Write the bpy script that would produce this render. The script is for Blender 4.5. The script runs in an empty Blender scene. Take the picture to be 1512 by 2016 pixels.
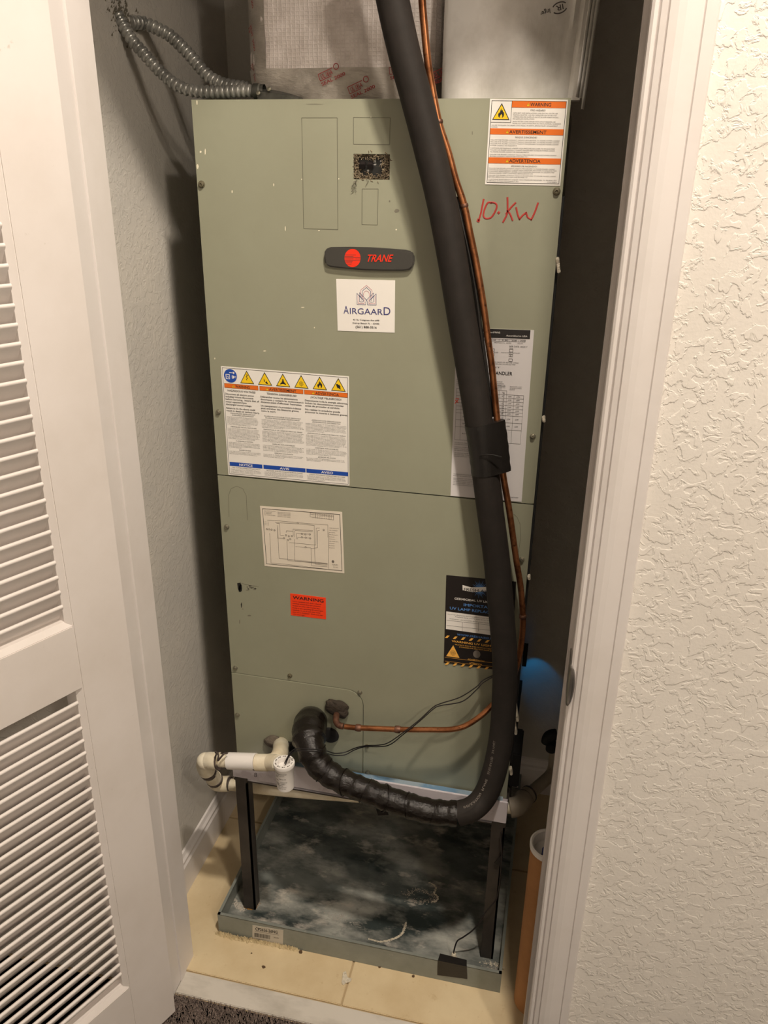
import bpy, bmesh, math, random
from mathutils import Vector, Matrix
random.seed(7)
S = bpy.context.scene
COL = S.collection
# ---------------------------------------------------------------- camera
CAM = Vector((0.62234, -1.34184, 1.57493)); F = 1582.518
MR = [[0.97528374514679, 0.22053011824240468, 0.013714350164778804],
      [0.09733176469714555, -0.3730649240314161, -0.9226858024476008],
      [-0.19836366611199402, 0.9012153069080799, -0.3853087418696656]]   # rows: right, down, forward
cd = bpy.data.cameras.new('camera'); cam = bpy.data.objects.new('camera', cd); COL.objects.link(cam)
cd.sensor_fit = 'VERTICAL'; cd.sensor_height = 36.0; cd.lens = F / 2016 * 36.0; cd.clip_start = 0.02
r_, d_, f_ = [Vector(v) for v in MR]
m = Matrix((r_, -d_, -f_)).transposed().to_4x4(); m.translation = CAM
cam.matrix_world = m; S.camera = cam

def at(u, v, Y=0.0, ax=1):
    """the point on the plane (axis ax = Y) that lies at pixel u, v of the 1512x2016 photograph"""
    d = r_ * ((u - 756) / F) + d_ * ((v - 1008) / F) + f_
    return CAM + d * ((Y - CAM[ax]) / d[ax])

# ---------------------------------------------------------------- world, lamps, exposure
w = bpy.data.worlds.new('world'); S.world = w; w.use_nodes = True
w.node_tree.nodes['Background'].inputs[0].default_value = (1.0, .82, .62, 1)
w.node_tree.nodes['Background'].inputs[1].default_value = 0.05
S.view_settings.view_transform = 'Standard'; S.view_settings.look = 'None'
S.view_settings.exposure = -0.27; S.view_settings.gamma = 1.0; S.view_settings.use_curve_mapping = False
WARM = (1.0, .88, .74)
def lamp(name, loc, power, radius, color=WARM, kind='POINT'):
    l = bpy.data.lights.new(name, kind); l.energy = power; l.color = color
    l.shadow_soft_size = radius
    o = bpy.data.objects.new(name, l); o.location = loc; COL.objects.link(o); return o
LIGHTS = ((.803, -.821), (1.60, -1.81), (.2, -2.95), (2.05, -2.45))       # recessed downlights of the hall, the last pair added as fill
def downlight(x, y, power, radius, half, blend):
    o = lamp('ceiling_and_fill_light', (x, y, 2.954), power, radius, kind='SPOT'); o.data.spot_size = math.radians(2*half); o.data.spot_blend = blend
downlight(*LIGHTS[0], 190, .055, 44.5, .10)
downlight(*LIGHTS[1], 54, .055, 80, .3)
downlight(*LIGHTS[2], 240, .10, 38, .3)  # added unseen lamp, brightens the hall so its bounce fills the scene
downlight(*LIGHTS[3], 95, .10, 80, .3)  # added unseen lamp, evens out the right wall and lower door

# ---------------------------------------------------------------- materials
def lin(c):
    return tuple((x / 255 / 12.92) if x / 255 <= .04045 else ((x / 255 + .055) / 1.055) ** 2.4 for x in c) + (1,)
MATS = {}
def mat(name, rgb, rough=.6, metal=0., spec=.5, noise=None, bump=None, emit=None, coat=0., alpha=None, trans=0.):
    """noise = list of (scale, rgb2, lo, hi, (sx,sy,sz)); bump = (kind, scale, strength, distance)"""
    if name in MATS: return MATS[name]
    M = bpy.data.materials.new(name); M.use_nodes = True; nt = M.node_tree; N = nt.nodes; L = nt.links
    b = N['Principled BSDF']; b.inputs['Roughness'].default_value = rough; b.inputs['Metallic'].default_value = metal
    b.inputs['Specular IOR Level'].default_value = spec; b.inputs['Coat Weight'].default_value = coat
    b.inputs['Base Color'].default_value = lin(rgb); tc = N.new('ShaderNodeTexCoord')
    if trans: b.inputs['Transmission Weight'].default_value = trans
    prev = None
    for nz in (noise or []):
        sc, c2, lo, hi, st = (list(nz) + [(1, 1, 1)])[:5]
        mp = N.new('ShaderNodeMapping'); mp.inputs['Scale'].default_value = st; L.new(tc.outputs['Object'], mp.inputs[0])
        n = N.new('ShaderNodeTexNoise'); n.inputs['Scale'].default_value = sc; n.inputs['Detail'].default_value = 6
        n.inputs['Roughness'].default_value = .62
        L.new(mp.outputs[0], n.inputs['Vector'])
        r = N.new('ShaderNodeMapRange'); r.inputs[1].default_value = lo; r.inputs[2].default_value = hi
        L.new(n.outputs['Fac'], r.inputs[0])
        mx = N.new('ShaderNodeMix'); mx.data_type = 'RGBA'; L.new(r.outputs[0], mx.inputs['Factor'])
        if prev is None: mx.inputs[6].default_value = lin(rgb)
        else: L.new(prev, mx.inputs[6])
        mx.inputs[7].default_value = lin(c2); prev = mx.outputs[2]
    if prev is not None: L.new(prev, b.inputs['Base Color'])
    if bump:
        kind, sc, st, dist = bump[:4]; st3 = bump[4] if len(bump) > 4 else (1, 1, 1)
        mp = N.new('ShaderNodeMapping'); mp.inputs['Scale'].default_value = st3; L.new(tc.outputs['Object'], mp.inputs[0])
        bp = N.new('ShaderNodeBump'); bp.inputs['Strength'].default_value = st; bp.inputs['Distance'].default_value = dist
        if kind == 'knock':      # knock-down texture: plateaus with sharp rims
            n = N.new('ShaderNodeTexNoise'); n.inputs['Scale'].default_value = sc; n.inputs['Detail'].default_value = 5
            n.inputs['Roughness'].default_value = .55; n.inputs['Distortion'].default_value = .6
            L.new(mp.outputs[0], n.inputs['Vector'])
            r = N.new('ShaderNodeMapRange'); r.interpolation_type = 'SMOOTHSTEP'
            r.inputs[1].default_value = .47; r.inputs[2].default_value = .55; L.new(n.outputs['Fac'], r.inputs[0])
            n2 = N.new('ShaderNodeTexNoise'); n2.inputs['Scale'].default_value = sc * 4; n2.inputs['Detail'].default_value = 3
            L.new(mp.outputs[0], n2.inputs['Vector'])
            a = N.new('ShaderNodeMath'); a.operation = 'MULTIPLY_ADD'; a.inputs[1].default_value = .35
            L.new(n2.outputs['Fac'], a.inputs[0]); L.new(r.outputs[0], a.inputs[2]); h = a.outputs[0]
        elif kind == 'grid':     # fibre scrim
            wv = N.new('ShaderNodeTexWave'); wv.wave_type = 'BANDS'; wv.bands_direction = 'X'; wv.inputs['Scale'].default_value = sc
            wv.inputs['Distortion'].default_value = 1.0; wv.inputs['Detail Scale'].default_value = 3
            w2 = N.new('ShaderNodeTexWave'); w2.wave_type = 'BANDS'; w2.bands_direction = 'Z'; w2.inputs['Scale'].default_value = sc * 1.3
            w2.inputs['Distortion'].default_value = 1.0
            L.new(mp.outputs[0], wv.inputs['Vector']); L.new(mp.outputs[0], w2.inputs['Vector'])
            a = N.new('ShaderNodeMath'); a.operation = 'MAXIMUM'
            p1 = N.new('ShaderNodeMath'); p1.operation = 'POWER'; p1.inputs[1].default_value = 8; L.new(wv.outputs['Fac'], p1.inputs[0])
            p2 = N.new('ShaderNodeMath'); p2.operation = 'POWER'; p2.inputs[1].default_value = 8; L.new(w2.outputs['Fac'], p2.inputs[0])
            L.new(p1.outputs[0], a.inputs[0]); L.new(p2.outputs[0], a.inputs[1])
            n2 = N.new('ShaderNodeTexNoise'); n2.inputs['Scale'].default_value = 30; n2.inputs['Detail'].default_value = 6; n2.inputs['Roughness'].default_value = .7
            L.new(mp.outputs[0], n2.inputs['Vector'])
            a2 = N.new('ShaderNodeMath'); a2.operation = 'MULTIPLY_ADD'; a2.inputs[1].default_value = 5.0
            L.new(n2.outputs['Fac'], a2.inputs[0]); L.new(a.outputs[0], a2.inputs[2]); h = a2.outputs[0]
        else:
            n = N.new('ShaderNodeTexNoise'); n.inputs['Scale'].default_value = sc; n.inputs['Detail'].default_value = 8
            n.inputs['Roughness'].default_value = .6; L.new(mp.outputs[0], n.inputs['Vector']); h = n.outputs['Fac']
        L.new(h, bp.inputs['Height']); L.new(bp.outputs[0], b.inputs['Normal'])
    if emit: b.inputs['Emission Color'].default_value = lin(emit[0]); b.inputs['Emission Strength'].default_value = emit[1]
    MATS[name] = M; return M

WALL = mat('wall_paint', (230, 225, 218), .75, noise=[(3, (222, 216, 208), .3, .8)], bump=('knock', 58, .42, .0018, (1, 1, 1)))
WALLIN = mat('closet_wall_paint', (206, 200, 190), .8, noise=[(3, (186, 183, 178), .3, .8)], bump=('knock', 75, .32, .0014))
TRIM = mat('white_trim_paint', (222, 216, 213), .38, noise=[(6, (213, 206, 201), .45, .75)])
DOOR = mat('white_door_paint', (222, 215, 211), .42, noise=[(5, (212, 204, 198), .4, .75), (60, (190, 182, 172), .69, .8)], bump=('noise', 12, .12, .004))
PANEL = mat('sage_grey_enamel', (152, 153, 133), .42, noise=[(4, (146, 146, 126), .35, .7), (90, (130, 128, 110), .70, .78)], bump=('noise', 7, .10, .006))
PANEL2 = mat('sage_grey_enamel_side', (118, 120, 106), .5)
DARK = mat('dark_gap', (28, 26, 22), .8)
GROOVE = mat('shallow_groove', (92, 90, 76), .7)
FOAM = mat('black_foam_sleeve', (38, 34, 31), .66, spec=.25, noise=[(40, (44, 39, 36), .4, .7), (300, (86, 80, 76), .74, .8)], bump=('noise', 160, .15, .001))
TAPE = mat('black_tape', (20, 15, 12), .17, spec=.42, bump=('noise', 30, .75, .007, (1, 1, 1.6)))
TAPEM = mat('black_matte_tape', (24, 21, 19), .42, spec=.5, bump=('noise', 40, .35, .003))
COPPER = mat('copper_pipe', (184, 122, 82), .28, metal=.85, noise=[(24, (130, 80, 50), .42, .66), (90, (78, 52, 40), .56, .72)])
COPPERD = mat('tarnished_solder', (120, 84, 66), .5, metal=.6, noise=[(90, (70, 48, 40), .45, .7)])
PVC = mat('aged_cream_pipe', (236, 228, 208), .4, noise=[(18, (206, 190, 156), .4, .75), (55, (150, 128, 96), .68, .76)])
PVCD = mat('dull_grey_pipe', (172, 162, 146), .55, noise=[(18, (150, 138, 120), .4, .75)])
PVCW = mat('white_pipe', (232, 228, 224), .35)
GLUE = mat('dark_pipe_cement', (66, 56, 54), .4, noise=[(50, (100, 88, 80), .5, .7)])
PUTTY = mat('brown_sealant_putty', (54, 45, 36), .8, noise=[(30, (84, 72, 58), .5, .8)], bump=('noise', 60, .9, .01))
STEEL = mat('galvanised_steel', (190, 190, 186), .30, metal=.62, noise=[(25, (110, 110, 106), .4, .8)])
STEELD = mat('dull_zinc_fitting', (120, 120, 114), .42, metal=.8, noise=[(20, (80, 80, 76), .4, .7)])
ZINC = mat('zinc_screw', (150, 146, 130), .35, metal=.7)
BRONZE = mat('weathered_fitting', (104, 98, 78), .55, metal=.3)
STAND = mat('black_angle_iron', (62, 56, 51), .5, noise=[(30, (50, 45, 41), .4, .7)])
PAN = mat('galvanised_pan_side', (142, 146, 140), .5, metal=.2, noise=[(14, (124, 129, 122), .35, .7), (80, (156, 156, 148), .66, .74)])
PANF = mat('stained_pan_floor', (116, 120, 116), .45, metal=0., noise=[(3.2, (50, 58, 57), .40, .60, (1.2, 2.0, 1)), (5.5, (176, 176, 168), .47, .68, (1, 1.9, 1)), (13, (206, 198, 186), .56, .74, (1, 2, 1)), (30, (84, 92, 90), .58, .78)], bump=('noise', 30, .3, .003))
CRUST = mat('white_mineral_crust', (226, 216, 196), .9, bump=('noise', 90, 1., .01))
RUST = mat('yellow_brown_rust', (168, 120, 50), .9, noise=[(60, (100, 66, 34), .45, .7)])
TILE = mat('beige_tile', (216, 198, 162), .5, noise=[(6, (200, 178, 140), .38, .68), (40, (184, 156, 116), .62, .8)], bump=('noise', 20, .1, .002))
GROUT = mat('tan_grout', (186, 164, 128), .9)
MARBLE = mat('grey_white_marble', (206, 200, 190), .35, noise=[(7, (172, 166, 156), .45, .72, (1, 2.5, 1)), (35, (150, 142, 130), .66, .78)])
CARPET = mat('brown_grey_carpet', (208, 188, 176), 1., noise=[(120, (160, 140, 130), .4, .65)], bump=('noise', 300, 1., .01))
FOIL = mat('scrim_foil', (250, 240, 236), .42, metal=.0, spec=.9, noise=[(16, (206, 194, 186), .4, .7)], bump=('grid', 42, .34, .003))
FOILT = mat('smooth_foil_tape', (202, 194, 184), .28, metal=.25, spec=.9, noise=[(12, (158, 150, 140), .4, .7)], bump=('noise', 22, .8, .008, (1, 1, 3)))
REDINK = mat('red_print', (168, 46, 48), .6)
BAG = mat('cloudy_white_polybag', (250, 247, 243), .36, noise=[(8, (212, 208, 200), .4, .7)], bump=('noise', 10, .3, .006, (2, 2, .4)))
CARD = mat('brown_cardboard', (180, 128, 80), .75, noise=[(20, (166, 116, 70), .4, .7)])
PAPER = mat('white_sticker_paper', (238, 234, 228), .5)
PAPER2 = mat('offwhite_paper', (226, 216, 200), .6)
PAPER3 = mat('cool_white_paper', (214, 210, 210), .5)
INK = mat('black_ink', (34, 31, 30), .6)
INKG = mat('grey_ink', (116, 108, 100), .7)
INKG2 = mat('mid_grey_ink', (70, 66, 64), .7)
ORANGE = mat('orange_ink', (228, 112, 30), .55)
ORED = mat('fluorescent_red_orange_paper', (250, 66, 22), .5)
BLUE = mat('blue_ink', (26, 74, 168), .5)
BLUEL = mat('light_blue_ink', (92, 142, 208), .5)
NAVY = mat('navy_ink', (60, 60, 120), .5)
PINK = mat('rose_ink', (196, 120, 140), .5)
YEL = mat('yellow_ink', (246, 206, 30), .5)
AMB = mat('amber_ink', (246, 184, 84), .5)
WHT = mat('white_ink', (240, 236, 230), .5)
BLK = mat('black_card', (34, 29, 28), .45)
BADGE = mat('charcoal_plastic', (64, 62, 58), .45)
RED = mat('bright_red_enamel', (240, 52, 24), .4)
MARK = mat('red_marker_ink', (176, 58, 52), .6)
LINT = mat('brown_lint', (176, 158, 130), .95, noise=[(60, (96, 80, 62), .45, .65)], bump=('noise', 120, 1., .02))
BRK = mat('black_breaker_plastic', (34, 34, 33), .4)
BFILM = mat('blue_edge_film', (108, 140, 168), .4, noise=[(14, (150, 165, 176), .5, .62)])
RAILW = mat('pale_lavender_tape', (206, 200, 206), .35, noise=[(14, (186, 178, 184), .52, .6)])
WIREM = mat('black_wire', (24, 20, 22), .45)
DBROWN = mat('dark_brown_pipe', (62, 46, 38), .7)
RUBBER = mat('black_rubber', (24, 23, 23), .7)
CHROME = mat('satin_nickel', (150, 146, 142), .3, metal=.9)
SPECK = mat('cream_paint_speck', (232, 224, 200), .6)
DEBRIS = mat('dark_debris', (86, 66, 44), .9)
BUFF = mat('smudge_grey', (116, 112, 98), .7)
BLUEG = mat('violet_blue_cap', (52, 62, 130), .5)

# ---------------------------------------------------------------- mesh helpers
class MB:
    def __init__(s): s.v = []; s.f = []; s.m = []; s.sm = []
    def add(s, vs, fs, mi=0, smooth=False):
        o = len(s.v); s.v += [tuple(p) for p in vs]
        for f in fs: s.f.append([o + i for i in f]); s.m.append(mi); s.sm.append(smooth)
    def box(s, a, b, mi=0):
        x0, y0, z0 = a; x1, y1, z1 = b
        s.add([(x0,y0,z0),(x1,y0,z0),(x1,y1,z0),(x0,y1,z0),(x0,y0,z1),(x1,y0,z1),(x1,y1,z1),(x0,y1,z1)],
              [(3,2,1,0),(4,5,6,7),(0,1,5,4),(1,2,6,5),(2,3,7,6),(3,0,4,7)], mi); return s
    def obox(s, c, ax, h, mi=0):
        c = Vector(c); a = [Vector(v).normalized() * k for v, k in zip(ax, h)]
        P = [c + a[0]*i + a[1]*j + a[2]*k for k in (-1,1) for j in (-1,1) for i in (-1,1)]
        s.add(P, [(0,2,3,1),(4,5,7,6),(0,1,5,4),(1,3,7,5),(3,2,6,7),(2,0,4,6)], mi); return s
    def tube(s, pts, r, n=16, mi=0, caps=True, sq=1.0):
        pts = [Vector(p) for p in pts]; N = len(pts)
        rs = r if isinstance(r, (list, tuple)) else [r] * N
        up = Vector((0, 0, 1)); vs = []; ref = None
        for i, p in enumerate(pts):
            t = (pts[min(i+1, N-1)] - pts[max(i-1, 0)]).normalized()
            if ref is None: ref = t.cross(Vector((0, 1, 0)) if abs(t.y) < .9 else up).normalized()
            a = (ref - t * ref.dot(t)).normalized(); b = t.cross(a); ref = a
            for k in range(n):
                th = 2 * math.pi * k / n; vs.append(p + (a * math.cos(th) + b * math.sin(th) * sq) * rs[i])
        fs = [(i*n+k, i*n+(k+1) % n, (i+1)*n+(k+1) % n, (i+1)*n+k) for i in range(N-1) for k in range(n)]
        s.add(vs, fs, mi, True)
        if caps:
            s.add(vs[:n], [list(range(n))[::-1]], mi); s.add(vs[-n:], [list(range(n))], mi)
        return s
    def lathe(s, prof, c, axis=(0, 0, 1), n=28, mi=0, sx=(0, 0)):
        """prof = [(radius, height)] about axis through c"""
        ax = Vector(axis).normalized(); a = ax.orthogonal().normalized(); b = ax.cross(a); c = Vector(c)
        vs = [c + ax*h + (a*math.cos(2*math.pi*k/n) + b*math.sin(2*math.pi*k/n)) * max(r, 1e-5) for r, h in prof for k in range(n)]
        s.add(vs, [(i*n+k, i*n+(k+1) % n, (i+1)*n+(k+1) % n, (i+1)*n+k) for i in range(len(prof)-1) for k in range(n)], mi, True); return s
    def prism(s, poly, a0, a1, axis=1, mi=0):
        """poly in the two remaining axes, extruded along axis"""
        def P(q, h):
            return {0: (h, q[0], q[1]), 1: (q[0], h, q[1]), 2: (q[0], q[1], h)}[axis]
        n = len(poly); ar = sum(poly[i][0]*poly[(i+1) % n][1] - poly[(i+1) % n][0]*poly[i][1] for i in range(n))
        if (ar < 0) != (axis == 1): poly = poly[::-1]
        # after this the outline is CCW seen from +axis (axis 0,2) ; seen from -Y for axis 1 handled by recalc
        vs = [P(q, a0) for q in poly] + [P(q, a1) for q in poly]
        s.add(vs, [list(range(n))[::-1], list(range(n, 2*n))] + [(i, (i+1) % n, n+(i+1) % n, n+i) for i in range(n)], mi); return s
    def build(s, name, mats, parent=None, recalc=True, bevel=0, smooth_angle=35):
        me = bpy.data.meshes.new(name); me.from_pydata(s.v, [], s.f)
        if not isinstance(mats, (list, tuple)): mats = [mats]
        for q in mats: me.materials.append(q)
        me.polygons.foreach_set('material_index', s.m); me.polygons.foreach_set('use_smooth', s.sm)
        if recalc or bevel:
            bm = bmesh.new(); bm.from_mesh(me)
            bmesh.ops.remove_doubles(bm, verts=bm.verts, dist=1e-6)
            if recalc: bmesh.ops.recalc_face_normals(bm, faces=bm.faces)
            if bevel:
                es = [e for e in bm.edges if len(e.link_faces) == 2 and e.calc_face_angle(0) > .6]
                bmesh.ops.bevel(bm, geom=es, offset=bevel, segments=2, affect='EDGES', clamp_overlap=True)
            bm.to_mesh(me); bm.free()
        if any(s.sm): me.set_sharp_from_angle(angle=math.radians(smooth_angle))
        me.update(); o = bpy.data.objects.new(name, me); COL.objects.link(o)
        if parent is not None: o.parent = parent; o.matrix_parent_inverse = parent.matrix_basis.inverted() if parent.type == 'EMPTY' and parent.parent is None else Matrix()
        return o
def thing(name, label, cat, loc=(0, 0, 0), group=None, kind=None):
    o = bpy.data.objects.new(name, None); COL.objects.link(o); o.location = loc; o.empty_display_size = .05
    bpy.context.view_layer.update() if False else None
    o['label'] = label; o['category'] = cat
    if group: o['group'] = group
    if kind: o['kind'] = kind
    o.matrix_basis = Matrix.Translation(loc); return o
def tag(o, label=None, cat=None, group=None, kind=None):
    if label: o['label'] = label
    if cat: o['category'] = cat
    if group: o['group'] = group
    if kind: o['kind'] = kind
    return o
def spline(P, n=8):
    P = [Vector(p) for p in P]; Q = [P[0]*2-P[1]] + P + [P[-1]*2-P[-2]]; out = []
    for i in range(1, len(Q)-2):
        a, b, c, d = Q[i-1], Q[i], Q[i+1], Q[i+2]
        for k in range(n):
            t = k/n; out.append(.5*((2*b)+(c-a)*t+(2*a-5*b+4*c-d)*t*t+(3*b-3*c+d-a)*t**3))
    out.append(P[-1]); return out
def resample(P, step):
    out = [P[0]]; acc = 0
    for a, b in zip(P[:-1], P[1:]):
        L = (b-a).length
        while acc + L >= step:
            t = (step-acc)/L; a = a.lerp(b, t); out.append(a); L = (b-a).length; acc = 0
        acc += L
    return out
def px(lst): return [at(u, v, Y) for u, v, Y in lst]

# ---------------------------------------------------------------- printed matter
_tc = {}
def text_mesh(s, bold=0):
    key = (s, bool(bold))
    if key in _tc: return _tc[key]
    cu = bpy.data.curves.new('t', 'FONT'); cu.body = s; cu.resolution_u = 2 if len(s) > 12 else 4; cu.size = 1; cu.offset = .014 if bold else 0
    o = bpy.data.objects.new('t', cu); me = bpy.data.meshes.new_from_object(o)
    vs = [(v.co.x, v.co.y) for v in me.vertices]; fs = [tuple(p.vertices) for p in me.polygons]
    bpy.data.objects.remove(o); bpy.data.curves.remove(cu); bpy.data.meshes.remove(me)
    x0 = min(v[0] for v in vs); x1 = max(v[0] for v in vs)
    _tc[key] = ([((x-x0)/(x1-x0), y/.729) for x, y in vs], fs, (x1-x0)/.729); return _tc[key]
class Print:
    """flat marks laid on a surface; fn(s, t, h) maps sheet coordinates (0..1 from the top left) to the world"""
    def __init__(s, fn, h=.0004): s.fn = fn; s.h = h; s.mb = MB(); s.mats = []; s.k = 0
    def mi(s, m):
        if m not in s.mats: s.mats.append(m)
        return s.mats.index(m)
    def poly(s, pts, m, h=0):
        s.mb.add([s.fn(a, b, s.h + h) for a, b in pts], [list(range(len(pts)))], s.mi(m)); return s
    def rect(s, a0, b0, a1, b1, m, h=0): return s.poly([(a0, b0), (a1, b0), (a1, b1), (a0, b1)], m, h)
    def frame(s, a0, b0, a1, b1, m, w, wy=None, h=0):
        wy = wy or w
        s.rect(a0, b0, a1, b0+wy, m, h); s.rect(a0, b1-wy, a1, b1, m, h); s.rect(a0, b0+wy, a0+w, b1-wy, m, h); s.rect(a1-w, b0+wy, a1, b1-wy, m, h)
    def circ(s, a, b, ra, rb, m, n=24, h=0):
        return s.poly([(a+ra*math.cos(2*math.pi*k/n), b+rb*math.sin(2*math.pi*k/n)) for k in range(n)], m, h)
    def line(s, pts, wa, m, asp=1., h=0):
        for (x0, y0), (x1, y1) in zip(pts[:-1], pts[1:]):
            dx, dy = (x1-x0), (y1-y0)/asp; L = math.hypot(dx, dy) or 1; nx, ny = -dy/L*wa/2, dx/L*wa/2*asp
            ex, ey = dx/L*wa*.02, dy/L*wa*.02*asp
            s.poly([(x0+nx-ex, y0+ny-ey), (x1+nx+ex, y1+ny+ey), (x1-nx+ex, y1-ny+ey), (x0-nx-ex, y0-ny-ey)], m, h)
    def text(s, t, a0, b0, a1, b1, m, h=.0001, shear=0, bold=0):
        vs, fs, asp = text_mesh(t, bold)
        s.mb.add([s.fn(a0+(a1-a0)*(x+shear*y), b1+(b0-b1)*y, s.h+h) for x, y in vs], fs, s.mi(m))
    def build(s, name, parent): return s.mb.build(name, s.mats, parent, recalc=False)
def quadmap(TL, TR, BR, BL, nrm=(0, -1, 0)):
    TL, TR, BR, BL = map(Vector, (TL, TR, BR, BL)); n = Vector(nrm)
    return lambda s, t, h=0: TL*(1-s)*(1-t) + TR*s*(1-t) + BR*s*t + BL*(1-s)*t + n*h
def sheet(name, c, m, parent, Y=0.0, th=.0006, label=None):
    """a thin sticker given by its four corner pixels on the plane Y"""
    P = [at(u, v, Y) for u, v in c]; fn = quadmap(*P); mb = MB()
    vs = [fn(a, b, th) for a, b in ((0, 0), (1, 0), (1, 1), (0, 1))] + [fn(a, b, 0) for a, b in ((0, 0), (1, 0), (1, 1), (0, 1))]
    mb.add(vs, [(0, 3, 2, 1), (0, 1, 5, 4), (1, 2, 6, 5), (2, 3, 7, 6), (3, 0, 4, 7)])
    o = mb.build(name, m, parent)
    if label: o['label'] = label
    asp = (P[1]-P[0]).length / (P[3]-P[0]).length
    return o, Print(fn, th + .0003), asp
WORDS = 'DISCONNECT ALL ELECTRIC POWER INCLUDING REMOTE BEFORE SERVICING FOLLOW THE PROPER LOCKOUT TAGOUT PROCEDURES TO INSURE POWER CANNOT BE INADVERTENTLY ENERGIZED FAILURE COULD RESULT IN DEATH OR SERIOUS INJURY UNIT CONTAINS REFRIGERANT UNDER HIGH PRESSURE RECOVER TO RELIEVE PRESSURE BEFORE OPENING SYSTEM'.split()
rt = random.Random(3)
def words(n, low=True):
    i = rt.randrange(len(WORDS)); o = []
    while sum(len(x)+1 for x in o) < n: o.append(WORDS[i % len(WORDS)]); i += 1
    t = ' '.join(o)[:n].strip(); return t.lower() if low else t
_pool = {}
def micro(p, a0, a1, b, hgt, n, m, ragged=.25, chars=None, low=False, gap=1.7, indent=0):
    """n lines of small print from b down; returns the next b"""
    for i in range(n):
        wfrac = 1 if i < n-1 else rt.uniform(.35, .9); wfrac *= 1 - rt.random()*ragged*.4
        c = int((chars or 40)*wfrac); key = (c//3, low, rt.randrange(3))
        if key not in _pool: _pool[key] = words(max(c, 6), low)
        p.text(_pool[key], a0+indent, b, a0+indent+(a1-a0-indent)*wfrac, b+hgt, m); b += hgt*gap
    return b

# =============================================================== THE SETTING
W_ = .597; ZT, ZS, ZB = 1.6842, 1.0439, .3834
XL, XRI = -.136, .86      # closet inner side walls
YB = .485; YI = -.21; YF = -.30; H = 3.0
def struct(name, mb, m, **k): return tag(mb.build(name, m, **k), kind='structure')
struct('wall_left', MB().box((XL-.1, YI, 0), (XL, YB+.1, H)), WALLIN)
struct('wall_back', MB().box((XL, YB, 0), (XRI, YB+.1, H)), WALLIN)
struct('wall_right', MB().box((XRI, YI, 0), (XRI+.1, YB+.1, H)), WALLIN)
LJ, RJ = -.037, .679
HZ = 2.205
mb = MB()
mb.box((-1.4, YF, 0), (LJ-.018, YI, H)); mb.box((RJ+.018, YF, 0), (2.6, YI, H)); mb.box((LJ-.018, YF, HZ+.018), (RJ+.018, YI, H))
struct('wall_front', mb, WALL)
struct('ceiling', MB().box((-1.5, -3.4, H), (2.7, YB+.1, H+.1)), WALL)
struct('wall_hall_left', MB().box((-1.5, -3.4, 0), (-1.4, YF, H)), WALL)
struct('wall_hall_right', MB().box((2.6, -3.4, 0), (2.7, YF, H)), WALL)
struct('wall_hall_back', MB().box((-1.5, -3.5, 0), (2.7, -3.4, H)), WALL)
# floor: slab, tiles with recessed joints, stone threshold, carpet
fl = struct('floor', MB().box((-1.5, -3.5, -.12), (2.7, YB+.1, -.004)), GROUT)
tx = .307; g = .002
for x0, x1, y0, y1 in [(XL-.02, tx-g, -.250, .188-g), (tx+g, XRI, -.250, .188-g), (XL-.02, tx-g, .188+g, YB), (tx+g, XRI, .188+g, YB)]:
    MB().box((x0, y0+g, -.004), (x1, y1, 0)).build('tile', TILE, fl, bevel=.0012)
MB().box((LJ-.0, -.302, -.02), (RJ, -.2515, .0005)).build('marble_threshold', MARBLE, fl, bevel=.0015)
MB().box((-1.4, -3.4, -.03), (2.6, -.3035, -.004)).build('carpet', CARPET, fl)
mb = MB(); rc = random.Random(5)
for i in range(15000):
    x = rc.uniform(-.12, .3); y = -.303 - abs(rc.uniform(0, .15)); L = rc.uniform(.006, .011); a = rc.uniform(0, 6.28); t = rc.uniform(.0, .004)
    dx, dy = math.cos(a)*.0012, math.sin(a)*.0012; c = (x + rc.uniform(-t, t), y + rc.uniform(-t, t), L-.005)
    mb.add([(x-dx, y-dy, -.005), (x+dx, y+dy, -.005), (x+dy*1.2, y-dx*1.2, -.005), c], [(0, 1, 3), (1, 2, 3), (2, 0, 3)])
tag(mb.build('carpet_pile', CARPET, fl, recalc=False), kind='stuff')
# closet baseboards with a moulded top
prof = [(0, 0), (.014, 0), (.014, .078), (.011, .084), (.011, .091), (.007, .097), (.004, .106), (0, .108)]
mb = MB(); mb.prism([(YI, z) for z in (0, .001)][:0] or [(0, 0), (1, 0), (1, 1)], 0, .001, 0) if False else None
mb = MB(); n = len(prof)
vs = [(XL+a, YI, b) for a, b in prof] + [(XL+a, YB, b) for a, b in prof]
mb.add(vs, [(i, (i+1) % n, n+(i+1) % n, n+i) for i in range(n)] + [list(range(n)), list(range(n, 2*n))]); tag(mb.build('baseboard_left', TRIM), kind='structure')
mb = MB(); vs = [(XL+.014, YB-a, b) for a, b in prof] + [(XRI, YB-a, b) for a, b in prof]
mb.add(vs, [(i, (i+1) % n, n+(i+1) % n, n+i) for i in range(n)] + [list(range(n)), list(range(n, 2*n))]); tag(mb.build('baseboard_back', TRIM), kind='structure')
# jambs
tl = MB().prism([(LJ-.018, YF-.004), (LJ, YF-.004), (LJ, -.2765), (LJ-.0015, -.2755), (LJ+.0025, -.2745), (LJ+.0025, -.2535), (LJ+.0005, -.2525), (LJ-.001, -.252), (LJ, -.251), (LJ, YI-.004), (LJ-.018, YI-.004)], 0, HZ, 2)
struct('trim_1', tl, TRIM)
tr = MB(); tr.box((RJ, -.304, 0), (RJ+.018, -.262, HZ)); tr.box((RJ-.006, -.262, 0), (RJ+.018, -.232, HZ)); tr.box((RJ, -.232, 0), (RJ+.018, YI-.004, HZ))
t2 = struct('trim_2', tr, TRIM, bevel=.001)
struct('trim_3', MB().box((LJ-.018, YF-.004, HZ), (RJ+.018, YI-.004, HZ+.018)), TRIM)
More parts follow.
